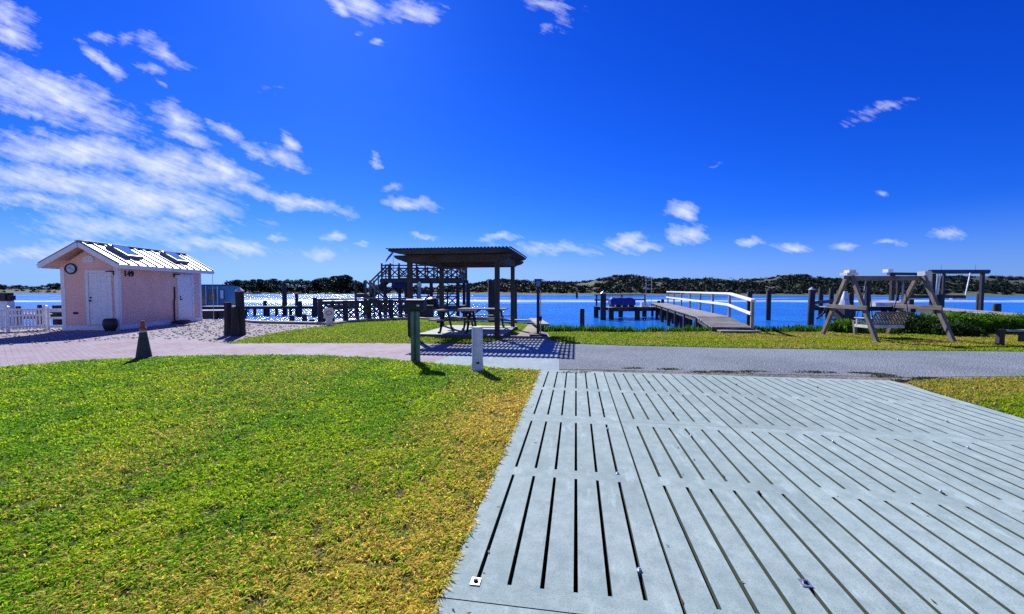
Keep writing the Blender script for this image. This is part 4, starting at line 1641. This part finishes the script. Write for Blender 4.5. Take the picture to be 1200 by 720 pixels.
def picnic(label, loc, rot, ln):
    o = thing('picnic_table', label, 'table', loc, rot, 'picnic tables under the pergola')
    q = MB()
    for k in range(5):
        y = -.36 + k * .18
        q.box((-ln / 2, y - .082, .725), (ln / 2, y + .082, .765))
    q.build('table_top', M['table'], o)
    for s in (-1, 1):
        q = MB()
        for k in (0, 1):
            y = s * (.68 + k * .15)
            q.box((-ln / 2, y - .068, .425), (ln / 2, y + .068, .465))
        q.build('bench', M['table'], o)
    for x in (-ln / 2 + .28, ln / 2 - .28):
        q = MB()
        q.bar((x, -.40, .69), (x, .40, .69), .05, .07)
        q.bar((x, -.84, .39), (x, .84, .39), .05, .07)
        for s in (-1, 1):
            q.path([(x + .03, s * .22, .66), (x + .03, s * .42, .38), (x + .03, s * .60, .10), (x + .03, s * .68, .02), (x + .03, s * .80, .03)], .042, 8)
        q.build('leg_frame', M['black_metal'], o)
    q = MB()
    for s in (-1, 1):
        q.bar((s * (ln / 2 - .28), 0, .40), (s * .12, 0, .70), .04, .06, (0, 1, 0))
    q.build('brace', M['wood_x'], o)
    return o


tp = FR + EX * -1.62 + EY * 1.05
picnic('nearer picnic table on the pad, left of the white bollard', (tp.x, tp.y, .11), -YAW, 1.5)
tp = FR + EX * -1.0 + EY * 2.35
picnic('farther picnic table on the pad, towards the water', (tp.x, tp.y, .11), -YAW, 1.8)

# ------------------------------------------------------------------ lamp post by the seawall
p = G(630.5, 393)
lp = thing('lamp_post', 'slim dark lamp post with a box lantern beside the seawall cap', 'lamp post', p)
zt = P(630, 337, p.y).z
MB().bar((0, 0, -.05), (0, 0, zt), .10, .10, (0, 1, 0)).build('post', M['wood_z'], lp)
MB().tube((.085, -.02, 0), (.085, -.02, zt - .12), .018, .018, 8).build('conduit', M['steel'], lp)
q = MB().box((-.11, -.10, zt), (.11, .10, zt + .03)).box((-.13, -.12, zt + .24), (.13, .12, zt + .29))
for x in (-.09, .09):
    for y in (-.08, .08):
        q.box((x - .012, y - .012, zt + .03), (x + .012, y + .012, zt + .24))
ln_ = q.build('lantern', M['black_metal'], lp)
MB().box((-.075, -.065, zt + .031), (.075, .065, zt + .238)).build('lantern_glass', M['skylight_glass'], ln_)
q = MB().tube((-.05, 0, zt + .17), (-.16, 0, zt + .17), .012, .012, 6).lathe([(.0, -.045), (.045, -.02), (.045, .02), (.0, .045)], (-.19, 0, zt + .17), 12)
q.build('side_bulb', M['milk'], lp, smooth=True)
MB().box((-.30, -.30, 0), (.30, .34, .05)).build('footing', M['black'], lp)
MB().box((.052, -.05, .5), (.13, .05, .66)).build('outlet_box', M['black'], lp)

# ------------------------------------------------------------------ post box and bollard in the lawn
p = G(487.5, 424)
mb_ = thing('mailbox', 'black round-topped mailbox on a green weathered post at the lawn edge', 'mailbox', p, R(-8))
zt = P(487, 365, p.y).z
q = MB()
for x, y, r_ in ((-.055, -.02, .052), (.055, -.02, .052), (.0, .05, .05)):
    q.tube((x, y, -.1), (x * .9, y, zt), r_, r_ * .95, 10)
q.build('post', M['green_z'], mb_, smooth=True)
MB().box((-.16, -.11, zt), (.16, .11, zt + .03)).build('bracket', M['black_metal'], mb_)
hw, bh = .105, .135
prof = [(-hw, 0), (hw, 0)] + [(hw * math.cos(t), bh + hw * math.sin(t)) for t in (math.pi * i / 12 for i in range(13))]
mrx = Matrix(((0, 0, 1, 0), (1, 0, 0, 0), (0, 1, 0, zt + .03), (0, 0, 0, 1)))
MB().prism(prof, -.20, .20, mrx).build('box', M['black'], mb_)
MB().prism([(x * 1.05, z * 1.03) for x, z in prof], .201, .222, mrx).build('door', M['black_metal'], mb_)
MB().box((.07, -.118, zt + .11), (.13, -.1055, zt + .15)).build('plate', M['steel'], mb_)

p = G(559.5, 434.3)
bo = thing('bollard', 'pale grey round bollard at the lawn edge beside the concrete walk', 'bollard', p)
zt = P(559.5, 383.2, p.y).z
MB().lathe([(.118, -.1), (.118, .14), (.108, .17), (.106, zt - .02), (.098, zt), (.0, zt + .004)], n=28).build('shaft', plain('bollard_paint', (.58, .60, .62), .5, var=.12, scale=8), bo, smooth=True)
q = MB().box((-.01, -.124, .15), (.045, -.10, .185))
q.build('lock', M['black'], bo)

# ------------------------------------------------------------------ traffic cone
p = G(168.8, 420.5)
tc = thing('traffic_cone', 'tall dark traffic cone with an orange tip at the edge of the drive', 'traffic cone', p, R(20))
zt = P(168, 376, p.y).z
tc_h = zt
r0, r1 = .155, .030
rad = lambda z: r0 + (r1 - r0) * z / tc_h
MB().box((-.185, -.185, 0), (.185, .185, .035)).build('base', M['cone_black'], tc)
MB().lathe([(rad(.035), .035), (rad(tc_h * .70), tc_h * .70)], n=24).build('body', M['cone_black'], tc, smooth=True)
MB().lathe([(rad(tc_h * .70) + .002, tc_h * .701), (rad(tc_h * .745) + .002, tc_h * .745)], n=24).build('band', M['reflective'], tc, smooth=True)
MB().lathe([(rad(tc_h * .746), tc_h * .746), (rad(tc_h * .80) + .014, tc_h * .80), (rad(tc_h * .83) + .010, tc_h * .83), (rad(tc_h * .84), tc_h * .84), (rad(tc_h * .98) + .006, tc_h * .97), (.025, tc_h)], n=24).build('tip', M['orange'], tc, smooth=True)

# ------------------------------------------------------------------ white-railed footbridge and its T-head
BA = R(13)
B0 = Vector((8.83, 15.0, 0))
fbz = thing('footbridge', 'grey plank footbridge with a white handrail on its right side', 'footbridge', B0, -BA)
# local: +y runs out over the water; right edge x = 0, deck to x = -1.35
BW, BL = 1.35, 21.5
zdk = lambda s: .20 + min(s, 2.9) / 2.9 * .22
q = MB()
s = 0.0
while s < BL:
    z = zdk(s + .07)
    q.box((-BW - random.uniform(0, .04), s + .004, z - .045), (random.uniform(0, .04), s + .142, z + random.uniform(-.004, .003)))
    s += .147
q.build('deck', M['grey_x'], fbz)
q = MB()
for x in (-BW + .08, -.08):
    q.bar((x, .02, zdk(0) - .15), (x, 2.9, zdk(2.9) - .15), .06, .2)
    q.bar((x, 2.9, zdk(3) - .15), (x, BL, zdk(3) - .15), .06, .2)
q.build('stringer', M['wood_y'], fbz)
MB().box((-BW - .02, -.055, .02), (.02, -.004, .15)).build('end_board', M['wood_x'], fbz)
sp = [0, 2.87, 5.75, 8.6, 11.5, 14.6, 17.9, 21.2]
for i, s in enumerate(sp):
    zr_ = zdk(s) + 1.0
    MB().box((-.05, s - .045, -1.9 if i else -.2), (.05, s + .045, zr_ - .045)).build('rail_post', M['grey_z'], fbz)
for s in sp[1:]:
    MB().lathe([(.12, -2.4), (.11, zdk(s) - .09)], (-BW + .08, s + .05, 0), 10).build('pile', M['pile'], fbz, smooth=True)
    MB().lathe([(.12, -2.4), (.11, zdk(s) - .09)], (-.14, s + .20, 0), 10).build('pile', M['pile'], fbz, smooth=True)
    MB().lathe([(.11, -2.4), (.10, zdk(s - 1.3) - .09)], (-BW * .55, s - 1.3, 0), 10).build('pile', M['pile'], fbz, smooth=True)
for dz, hh in ((1.0, .09), (.52, .11)):
    q = MB()
    wd = .16 if dz == 1.0 else .05
    xo = 0 if dz == 1.0 else -.076
    q.bar((xo, -.1, zdk(0) + dz - .01), (xo, 2.87, zdk(3) + dz), wd, hh)
    q.bar((xo, 2.87, zdk(3) + dz), (xo, BL + .1, zdk(3) + dz), wd, hh)
    q.build('top_rail' if dz == 1.0 else 'mid_rail', M['white'], fbz)
p = G(866, 390.5)
q = MB().box((-.72, -.16, 0), (.72, .16, .05)).box((-.6, -.12, -.05), (-.4, .12, 0)).box((.4, -.12, -.05), (.6, .12, 0))
tag(q.build('step_plank', M['grey_x'], loc=(p.x, p.y, .05), rotz=R(-3)), 'pale step plank lying on the grass at the foot of the footbridge', 'step')

e0 = B0 + Matrix.Rotation(-BA, 4, 'Z') @ Vector((-BW, BL - 1.4, 0))
th, TL = dock('dock', 'dark dock platform with a rail, left of the far end of the footbridge', 'dock', (xl(705.5, 33), 33.1), (e0.x - .05, 34.3), 2.4, .22, 3, .0, skirt=.3, pile_r=.2)
rl = MB()
for x in (.1, TL * .5, TL - .2):
    rl.box((x - .06, 1.1, 0), (x + .06, 1.2, .98))
rl.build('rail_post', M['wood_z'], th)
MB().box((-.1, 1.08, .90), (TL - .1, 1.22, .98)).build('top_rail', M['wood_x'], th)
MB().box((-.1, 1.1, .45), (TL - .1, 1.16, .56)).build('mid_rail', M['wood_x'], th)
piling(707, 344.5, 31.7, .22, 'thick piling at the left corner of the dock platform with the blue cover', cap='reflective')
# covered craft on its cradle
cr = thing('covered_jet_ski', 'blue canvas-covered craft resting on the dock platform', 'covered craft', (xl(728.5, 33.0), 33.0, .23), R(3))
vs, fs = [], []
nx = 12
for i in range(nx + 1):
    t = i / nx
    x = -1.0 + 2.0 * t
    e = 1 - max(0, abs(t - .5) * 2 - .82) / .18 * .25
    for j in range(9):
        a_ = math.pi * j / 8
        hh = .16 + (.60 + .02 * math.sin(t * 19)) * e * (math.sin(a_) ** .45 if 0 < j < 8 else 0)
        vs.append((x, -.42 * math.cos(a_) * (1 if j in (0, 8) else .97), hh))
for i in range(nx):
    for j in range(8):
        k = i * 9 + j
        fs.append((k, k + 9, k + 10, k + 1))
fs += [tuple(range(9)), tuple(range(nx * 9 + 8, nx * 9 - 1, -1))]
fs.append(tuple([0] + [9 * i for i in range(1, nx + 1)] + [nx * 9 + 8] + [9 * i + 8 for i in range(nx - 1, -1, -1)]))
MB().add(vs, fs).build('cover', M['navy'], cr, smooth=True)
q = MB()
for x in (-.8, -.27, .27, .8):
    q.box((x - .09, -.45, 0), (x + .09, .45, .17))
q.build('cradle', M['wood_y'], cr)
ld = thing('dock_ladder', 'tall thin metal ladder frame on the dock platform', 'ladder', (xl(760, 34.2), 34.2, .22))
zt = P(760, 326.5, 34.2).z - .22
q = MB()
for x in (-.23, .23):
    q.tube((x, 0, 0), (x, 0, zt), .022, .022, 8)
q.build('side_rail', M['steel'], ld)
for k in range(6):
    z = .35 + k * (zt - .5) / 5
    MB().tube((-.23, 0, z), (.23, 0, z), .016, .016, 6).build('rung', M['steel'], ld)
cb = thing('crab_trap', 'small heap of wire traps near the right end of the dock platform', 'traps', (xl(755.5, 32.6), 32.6, .23))
q = MB()
for k in range(5):
    for a_, c_ in (((-.3, -.25), (.3, -.25)), ((.3, -.25), (.3, .25)), ((.3, .25), (-.3, .25)), ((-.3, .25), (-.3, -.25))):
        q.tube((*a_, .08 * k + .02), (*c_, .08 * k + .02), .012, .012, 5)
for x in (-.3, -.1, .1, .3):
    for y in (-.25, .25):
        q.tube((x, y, 0), (x, y, .36), .012, .012, 5)
q.build('wire_cage', M['steel'], cb)
for px, yt, y in ((772, 352.5, 37.5), (776.5, 351, 37.8)):
    piling(px, yt, y, .14, 'stub piling beyond the end of the footbridge, %s' % ('left of the pair' if px < 774 else 'right of the pair'), group='pair of stub pilings past the footbridge')

# ------------------------------------------------------------------ docks and boat lift on the right
rd, RL = dock('pier', 'long grey pier running from the right edge behind the bushes out to the boat lift', 'pier', (24.2, 17.4), (31.2, 32.2), 1.6, .33, 6, .0, skirt=.3)
rd2, RL2 = dock('finger_dock', 'plank finger dock behind the swing leading to the row of pilings', 'dock', (24.6, 33.0), (31.5, 33.6), 1.6, .24, 5, .0, skirt=.3)
def stubs():
    for px, yt, y, r_, lab in ((962, 338.5, 36, .19, 'second piling from the left at the right-hand dock'), (974.5, 338, 36.4, .19, 'third piling from the left at the right-hand dock'),
                               (983, 341, 37.2, .16, 'piling left of the white cone-shaped cover'), (997, 344, 31.5, .19, 'short thick piling right of the white cone-shaped cover'),
                               (1017, 330, 31.8, .20, 'tall dark piling seen between the legs of the swing frame'), (1014, 336, 30.8, .09, 'slim pale post beside the tall piling between the swing legs'),
                               (1068, 345, 35.5, .18, 'short piling under the cradle beam of the boat lift'), (1100.5, 345, 33.0, .22, 'piling under the middle of the boat lift'),
                               (1168.5, 356, 27.5, .20, 'short piling at the right end of the pier'), (1147, 344, 38.5, .16, 'stub piling behind the right post of the boat lift')):
        piling(px, yt, y, r_, lab, mat_=M['grey_z'] if r_ < .1 else None)


stubs()
bx = thing('dock_brace', 'cross-braced timber between the left pilings of the right-hand dock', 'brace', (xl(953, 30), 30, ZW))
q = MB()
z1 = P(955, 355, 30).z - ZW
x1 = xl(990, 36) - xl(953, 30)
q.bar((0, 0, z1), (x1, 6, z1 + .05), .10, .24)
q.build('beam', M['wood_x'], bx)
q = MB().bar((1.5, 1.6, .1), (x1 * .7, 4.2, z1 - .1), .06, .16).bar((1.0, 1.6, z1 - .1), (x1 * .7, 4.2, .1), .06, .16)
q.build('cross_brace', M['wood_x'], bx)
# white cover
p = P(990.5, 357.5, 31.0)
wc = thing('cone_cover', 'white cone-shaped canvas cover standing on the right-hand dock', 'cover', (p.x, p.y, p.z), R(10))
zt = P(990.5, 341.5, 31.0).z - p.z
vs, fs = [], []
nr, na = 7, 16
for i in range(nr):
    t = i / (nr - 1)
    for j in range(na):
        a_ = 2 * math.pi * j / na
        r_ = (.36 - .24 * t ** .8) * (1 + .10 * math.sin(5 * a_ + t * 2) * (1 - t))
        vs.append((r_ * math.cos(a_) - .10 * (1 - t), r_ * math.sin(a_), zt * t))
for i in range(nr - 1):
    for j in range(na):
        fs.append((i * na + j, i * na + (j + 1) % na, (i + 1) * na + (j + 1) % na, (i + 1) * na + j))
fs += [tuple(range(na - 1, -1, -1)), tuple(range((nr - 1) * na, nr * na))]
MB().add(vs, fs).build('canvas', M['dirty_white'], wc, smooth=True)
MB().box((-.5, -.4, -3.2 + .0), (.5, .4, -.002)).build('stand', M['wood_z'], wc)

# boat lift: posts, long top beams, hanging cradle
bl = thing('boat_lift', 'dark timber boat lift with high beams and a hanging cradle, right of the swing', 'boat lift', (xl(1100, 35), 35, ZW))
yb = 0.0
def lx(px, y):
    return xl(px, y) - xl(1100, 35)
def lz(py, y):
    return P(600, py, y).z - ZW
for px, yt, y, r_ in ((1045, 320, 34, .24), (1051.5, 331, 36.5, .16), (1057.5, 329, 33.5, .10), (1092.5, 321, 34, .24), (1150, 319.5, 34, .20), (1105, 321, 38, .16)):
    MB().bar((lx(px, y), y - 35, -1.5), (lx(px, y), y - 35, lz(yt, y)), r_ * 1.15, r_ * 1.15, (0, 1, 0)).build('post', M['grey_z'] if r_ < .12 else M['pile'], bl)
z = lz(318.2, 34)
MB().bar((lx(1088, 34), -1.0, z), (lx(1157, 34), -1.0, z), .28, .26).build('top_beam', M['wood_x'], bl)
MB().bar((lx(1040, 34), -1.0, lz(321, 34)), (lx(1086, 34), -1.0, lz(321.5, 34)), .28, .22).build('top_beam', M['wood_x'], bl)
MB().bar((lx(1094, 38), 3.0, lz(319.5, 38)), (lx(1156, 38), 3.0, lz(319.5, 38)), .28, .24).build('top_beam', M['wood_x'], bl)
MB().bar((lx(1066, 34), -.6, lz(347.8, 34)), (lx(1136, 34), -.6, lz(348, 34)), .28, .26).build('cradle_beam', M['wood_x'], bl)
for px0, py0, px1, py1 in ((1098, 321, 1093.5, 345), (1101.5, 321, 1101.5, 347), (1104.5, 321, 1104, 347), (1139.5, 320, 1136, 350)):
    MB().bar((lx(px0, 34), -.75, lz(py0, 34)), (lx(px1, 34), -.65, lz(py1, 34)), .11, .05).build('lifting_strap', M['dirty_white'], bl)
for p0_, p1_ in ((1066, 1082), (1123, 1134)):
    MB().box((lx(p0_, 34), -.9, lz(351.2, 34)), (lx(p1_, 34), -.3, lz(350.0, 34))).build('bunk_pad', M['dirty_white'], bl)
for px in (1101.5, 1141.5):
    MB().tube((lx(px, 34), -1, z), (lx(px, 34), -1, z + .55), .02, .02, 6).build('aerial', M['steel'], bl)
for px, py in ((1040, 319.5),):
    MB().box((lx(px - 3, 33.5), -1.7, lz(py, 33.5)), (lx(px + 3, 33.5), -1.2, lz(py - 3.8, 33.5))).build('motor_box', M['white'], bl)
# pale skiff bow on the finger dock
bt = thing('upturned_skiff', 'upturned white skiff lying on the finger dock behind the swing bench', 'boat', (xl(1040, 32.6), 32.6, .25), R(4))
vs, fs = [], []
for i in range(9):
    t = i / 8
    x = -1.5 + 3.0 * t
    wv = .55 * (1 - max(0, t - .55) ** 2 * 4.4)
    for j in range(7):
        a_ = math.pi * j / 6
        vs.append((x, -wv * math.cos(a_), .05 + .42 * math.sin(a_) ** .6 * (1 - .35 * max(0, t - .6))))
for i in range(8):
    for j in range(6):
        k = i * 7 + j
        fs.append((k, k + 7, k + 8, k + 1))
fs += [tuple(range(7)), tuple(range(62, 55, -1))]
MB().add(vs, fs).build('hull', M['dirty_white'], bt, smooth=True)
MB().bar((-1.45, 0, .475), (1.2, 0, .46), .04, .04).build('keel', M['grey_x'], bt)

# ------------------------------------------------------------------ swing
SWX = (11.02, 13.36)
swg = thing('garden_swing', 'weathered A-frame garden swing with a slatted bench, facing the road', 'swing', (12.2, 13.4, 0), 0)
apz = 1.98
for sx_ in (-1, 1):
    ax = sx_ * 1.16
    for sy_ in (-1, 1):
        MB().bar((ax - .06 * 0, sy_ * 1.12, -.08), (ax, sy_ * .10, apz + .04), .13, .10, (1, 0, 0)).build('leg', M['swing_z'], swg)
    MB().bar((ax - .085, -.80, 1.02), (ax - .085, .80, 1.02), .045, .13).build('cross_bar', M['swing_y'], swg)
    q = MB()
    if sx_ > 0:
        q.box((ax + .02, -.13, apz - .12), (ax + .24, .13, apz + .20))
    else:
        q.box((ax - .20, -.15, apz + .07), (ax + .16, .15, apz + .16)).box((ax - .10, -.11, apz + .16), (ax + .12, .11, apz + .25))
    q.build('end_cap', M['dirty_white'], swg)
MB().bar((-1.30, 0, apz - .02), (1.175, 0, apz - .02), .10, .15).build('top_beam', M['swing_x'], swg)
# the bench looks out over the water, its latticed back to the road
bnx, bnw = .04, .55
q = MB()
for k in range(6):
    y = -.06 + k * .085
    q.box((bnx - bnw, y, .40), (bnx + bnw, y + .07, .425))
q.build('seat', M['swing_x'], swg)
MB().box((bnx - bnw - .02, -.10, .33), (bnx + bnw + .02, -.065, .44)).build('apron', M['dirty_white'], swg)
q = MB()
for x in (bnx - bnw, bnx + bnw):
    q.bar((x, -.07, .40), (x, -.28, .86), .05, .05)
q.bar((bnx - bnw, -.08, .46), (bnx + bnw, -.08, .46), .05, .05)
q.bar((bnx - bnw, -.265, .84), (bnx + bnw, -.265, .84), .05, .06)
q.build('back_frame', M['swing_x'], swg)
q = MB()
for k in range(-4, 14):
    for sgn in (1, -1):
        u0, u1 = k * .095, k * .095 + .34
        a_, c_ = max(u0, 0), min(u1, 2 * bnw)
        if c_ - a_ < .03:
            continue
        t0, t1 = (a_ - u0) / .34, (c_ - u0) / .34
        X0, X1 = (bnx - bnw + a_, bnx - bnw + c_) if sgn > 0 else (bnx + bnw - a_, bnx + bnw - c_)
        q.bar((X0, -.09 - .17 * t0 + .008 * sgn, .47 + .36 * t0), (X1, -.09 - .17 * t1 + .008 * sgn, .47 + .36 * t1), .028, .014, (0, 1, .4))
q.build('back_lattice', M['swing_z'], swg)
for s in (-1, 1):
    q = MB()
    x = bnx + s * (bnw + .03)
    q.bar((x, -.22, .66), (x, .46, .64), .08, .03)
    q.bar((x, .38, .38), (x, .38, .63), .05, .05)
    q.bar((x, -.06, .37), (x, .46, .37), .04, .09)
    q.build('armrest', M['dirty_white'] if s < 0 else M['swing_y'], swg)
    q = MB()
    q.path([(x, .40, .66), (x, .03, apz - .1)], .012, 6).path([(x, -.20, .68), (x, -.03, apz - .1)], .012, 6)
    q.build('chain', M['black_metal'], swg)
# the short stake and low rail beside it
o = thing('stake', 'short grey stake in the weeds beside the left leg of the swing', 'post', (G(997.5, 392).x, 14.3, 0))
MB().bar((0, 0, -.1), (-.06, 0, .50), .09, .09, (0, 1, 0)).build('shaft', M['grey_z'], o)
p = G(1171.5, 405)
gr = thing('low_rail', 'low dark rail of posts and a pale plank at the right edge of the grass', 'rail', p, R(-4))
for x in (0, 1.9):
    MB().bar((x, 0, -.1), (x, 0, .47), .14, .14, (0, 1, 0)).build('post', M['wood_z'], gr)
MB().box((.072, -.10, .40), (2.5, .14, .45)).build('plank', M['grey_x'], gr)
MB().box((.45, -.06, .12), (2.4, -.02, .36)).build('board', M['wood_x'], gr)

# ------------------------------------------------------------------ shrubs and bank plants
def shrub(label, px, y, wdt, hgt, n, cols, seed, leaf=.055, depth=.7, name='shrub', up=.35, per=230):
    rg = random.Random(seed)
    x = xl(px, y)
    o = thing(name, label, 'shrub', (x, y, 0), 0)
    cl, st = [], MB()
    for k in range(n):
        a_ = rg.uniform(-1, 1)
        zz = rg.uniform(.25, .85) * hgt * (1 - .45 * a_ * a_)
        s = rg.uniform(.16, .30)
        c_ = (a_ * wdt / 2, rg.uniform(-depth, depth) / 2, zz, s * 1.25, s, s * .95)
        cl.append(c_)
        st.tube((c_[0] * .6, c_[1] * .5, -.15), (c_[0], c_[1], zz), .014, .006, 5)
    st.build('stem', M['bark'], o)
    clumps('foliage', cl, leaf, per, cols, o, M['leaf'], seed, .6, up)
    return o


GC = [(.06, .17, .008), (.10, .24, .012), (.15, .27, .014), (.04, .11, .008)]
DC = [(.020, .048, .012), (.032, .066, .014), (.045, .085, .016)]
shrub('dark leafy shrub just behind the right end of the swing bench', 1077, 14.9, 1.5, .62, 22, DC, 51)
shrub('leafy green shrub between the right swing leg and the tall grasses', 1112, 15.1, 1.5, .70, 26, GC, 52)
shrub('dark shrub low in front of the tall grasses', 1118, 14.2, 1.2, .45, 16, DC, 53)
shrub('bright green shrub right of the swing in front of the pier', 1146, 15.2, 1.7, .66, 28, GC, 54)
shrub('green shrub behind the low rail at the right edge', 1182, 15.0, 1.8, .62, 26, GC, 55)
shrub('dark green shrub at the far right edge beyond the low rail', 1228, 15.3, 2.0, .66, 24, DC, 56)
shrub('patch of tall weeds behind the left swing leg', 991, 15.1, .7, .5, 9, GC, 57, up=.8)
shrub('weeds growing under the swing bench', 1040, 15.0, .5, .30, 6, GC, 58, up=.8)


def spears(name, label, spots, hgt, wid, cols, seed, per=40, r=.22):
    rng = np.random.default_rng(seed)
    X, Y, Hh = [], [], []
    for (x, y, s) in spots:
        n = int(per * s)
        X.append(x + rng.normal(0, r * s, n)); Y.append(y + rng.normal(0, r * .6 * s, n)); Hh.append(hgt * s * rng.uniform(.5, 1.15, n))
    x, y, h = np.concatenate(X), np.concatenate(Y), np.concatenate(Hh)
    n = len(x)
    a = rng.uniform(0, 2 * np.pi, n)
    le = rng.uniform(.1, .7, n) * h
    ca, sa = np.cos(a + 1.57) * wid, np.sin(a + 1.57) * wid
    V = np.empty((n, 5, 3), np.float32)
    z0 = np.full(n, -.25)
    V[:, 0] = np.stack([x - ca, y - sa, z0], 1); V[:, 1] = np.stack([x + ca, y + sa, z0], 1)
    mx, my = x + np.cos(a) * le * .35, y + np.sin(a) * le * .35
    V[:, 2] = np.stack([mx + ca, my + sa, h * .65], 1); V[:, 3] = np.stack([mx - ca, my - sa, h * .65], 1)
    V[:, 4] = np.stack([x + np.cos(a) * le, y + np.sin(a) * le, h], 1)
    f = ((np.arange(n) * 5)[:, None] + np.array([0, 1, 2, 3, 3, 2, 4])[None]).ravel()
    c = np.array(cols)[rng.integers(len(cols), size=n)] * rng.uniform(.6, 1.4, n)[:, None]
    o = np_mesh(name, V.reshape(-1, 3), f, np.tile([4, 3], n), M['grass'], np.repeat(c, 2, 0))
    return tag(o, label, 'plants', kind='stuff')


rg = random.Random(77)
sp_ = []
for k in range(230):
    x = rg.uniform(1.5, 26)
    if 7.2 < x < 9.2 and rg.random() < .85:
        continue
    yb_ = np.interp(x, [p[0] for p in shore[12:]], [p[1] for p in shore[12:]])
    sp_.append((x, yb_ + rg.uniform(-.12, .30), rg.uniform(.5, 1.2) * (1.0 if x < 10 else 1.1)))
spears('bank_plants', 'fringe of low green plants along the water edge beyond the road', sp_, .21, .014, [(.04, .13, .012), (.08, .20, .014), (.025, .08, .010)], 5, 60, .20)
sp_ = [(rg.uniform(xl(1085, 15.4), xl(1260, 15.4)), 15.5 + rg.uniform(-.3, .6), rg.uniform(.7, 1.15)) for _ in range(70)] + [(rg.uniform(xl(975, 15.4), xl(1005, 15.4)), 15.2 + rg.uniform(-.2, .3), rg.uniform(.5, .8)) for _ in range(16)]
spears('tall_grass', 'tall bright green grasses standing among the shrubs by the pier', sp_, .62, .011, [(.12, .27, .012), (.20, .34, .016), (.07, .18, .010), (.30, .30, .05)], 6, 70, .26)

rng_l = np.random.default_rng(44)
ws = []
for px, py in ((830, 436.5), (850, 436), (862, 436.5), (880, 435.5), (950, 436.5), (965, 437), (1008, 437.5), (1020, 438), (1030, 440), (1042, 442), (1062, 447), (1075, 446.5), (1088, 444.5), (1095, 444), (745, 432), (675, 437), (790, 433)):
    g_ = G(px, py)
    for k in range(5):
        ws.append((g_.x + rg.uniform(-.22, .22), g_.y + rg.uniform(-.04, .04), rg.uniform(.4, 1.0)))
spears('roadside_weeds', 'dark low weeds and litter of dead leaves along the edge of the grey road', ws, .028, .008, [(.05, .05, .03), (.11, .09, .06), (.06, .09, .025)], 8, 60, .10)

n = 80
ii, vv = rng_l.uniform(-.3, 35, n), rng_l.uniform(6, 45, n)
near_edge = rng_l.random(n) < .45
ii = np.where(near_edge, np.abs(rng_l.normal(0, .8, n)), np.round(ii) + rng_l.normal(0, .16, n))
px_, py_ = EX.x * (ii - 3.953) * U + EY.x * vv * U, EX.y * (ii - 3.953) * U + EY.y * vv * U
sz_, an_ = rng_l.uniform(.006, .016, n), rng_l.uniform(0, 6.28, n)
V = np.empty((n, 4, 3), np.float32)
for j, (aa, bb, hh_) in enumerate(((-1.4, 0, .013), (0, -.5, .015), (1.4, 0, .020), (0, .5, .016))):
    V[:, j] = np.stack([px_ + (np.cos(an_) * aa - np.sin(an_) * bb) * sz_, py_ + (np.sin(an_) * aa + np.cos(an_) * bb) * sz_, np.full(n, hh_)], 1)
lc = np.array([[.16, .10, .05], [.24, .17, .08], [.08, .06, .035]])[rng_l.integers(3, size=n)]
tag(np_mesh('leaf_litter', V.reshape(-1, 3), np.arange(n * 4), np.full(n, 4), M['leaf'], lc), 'bits of dry leaf blown over the concrete panels', 'leaf litter', kind='stuff')

# scattered stones: the pale gravel by the shed
rng = np.random.default_rng(12)
gx = [p[0] for p in gravel_poly]; gy = [p[1] for p in gravel_poly]
n = 3600
x, y = rng.uniform(-24, max(gx), n), rng.uniform(min(gy), max(gy), n)
k = inside(x, y, gravel_poly)
x, y = x[k], y[k]
n = len(x)
s = rng.uniform(.018, .045, n)
a = rng.uniform(0, 6.28, n)
V = np.empty((n, 6, 3), np.float32)
for j in range(4):
    t = a + j * 1.5708 + rng.uniform(-.3, .3, n)
    V[:, j] = np.stack([x + np.cos(t) * s, y + np.sin(t) * s, s * rng.uniform(.1, .5, n)], 1)
V[:, 4] = np.stack([x, y, s * .95], 1)
V[:, 5] = np.stack([x, y, -s * .4], 1)
fq = np.array([0, 1, 4, 1, 2, 4, 2, 3, 4, 3, 0, 4, 1, 0, 5, 2, 1, 5, 3, 2, 5, 0, 3, 5])
f = ((np.arange(n) * 6)[:, None] + fq[None]).ravel()
c = np.array([.37, .34, .34])[None] * rng.uniform(.65, 1.2, n)[:, None]
o = np_mesh('gravel_stones', V.reshape(-1, 3), f, np.full(n * 8, 3), M['leaf'] if 0 else leafmat('stones', 0), np.repeat(c, 8, 0))
tag(o, 'loose pale stones on the gravel around the pink shed', 'gravel', kind='stuff')
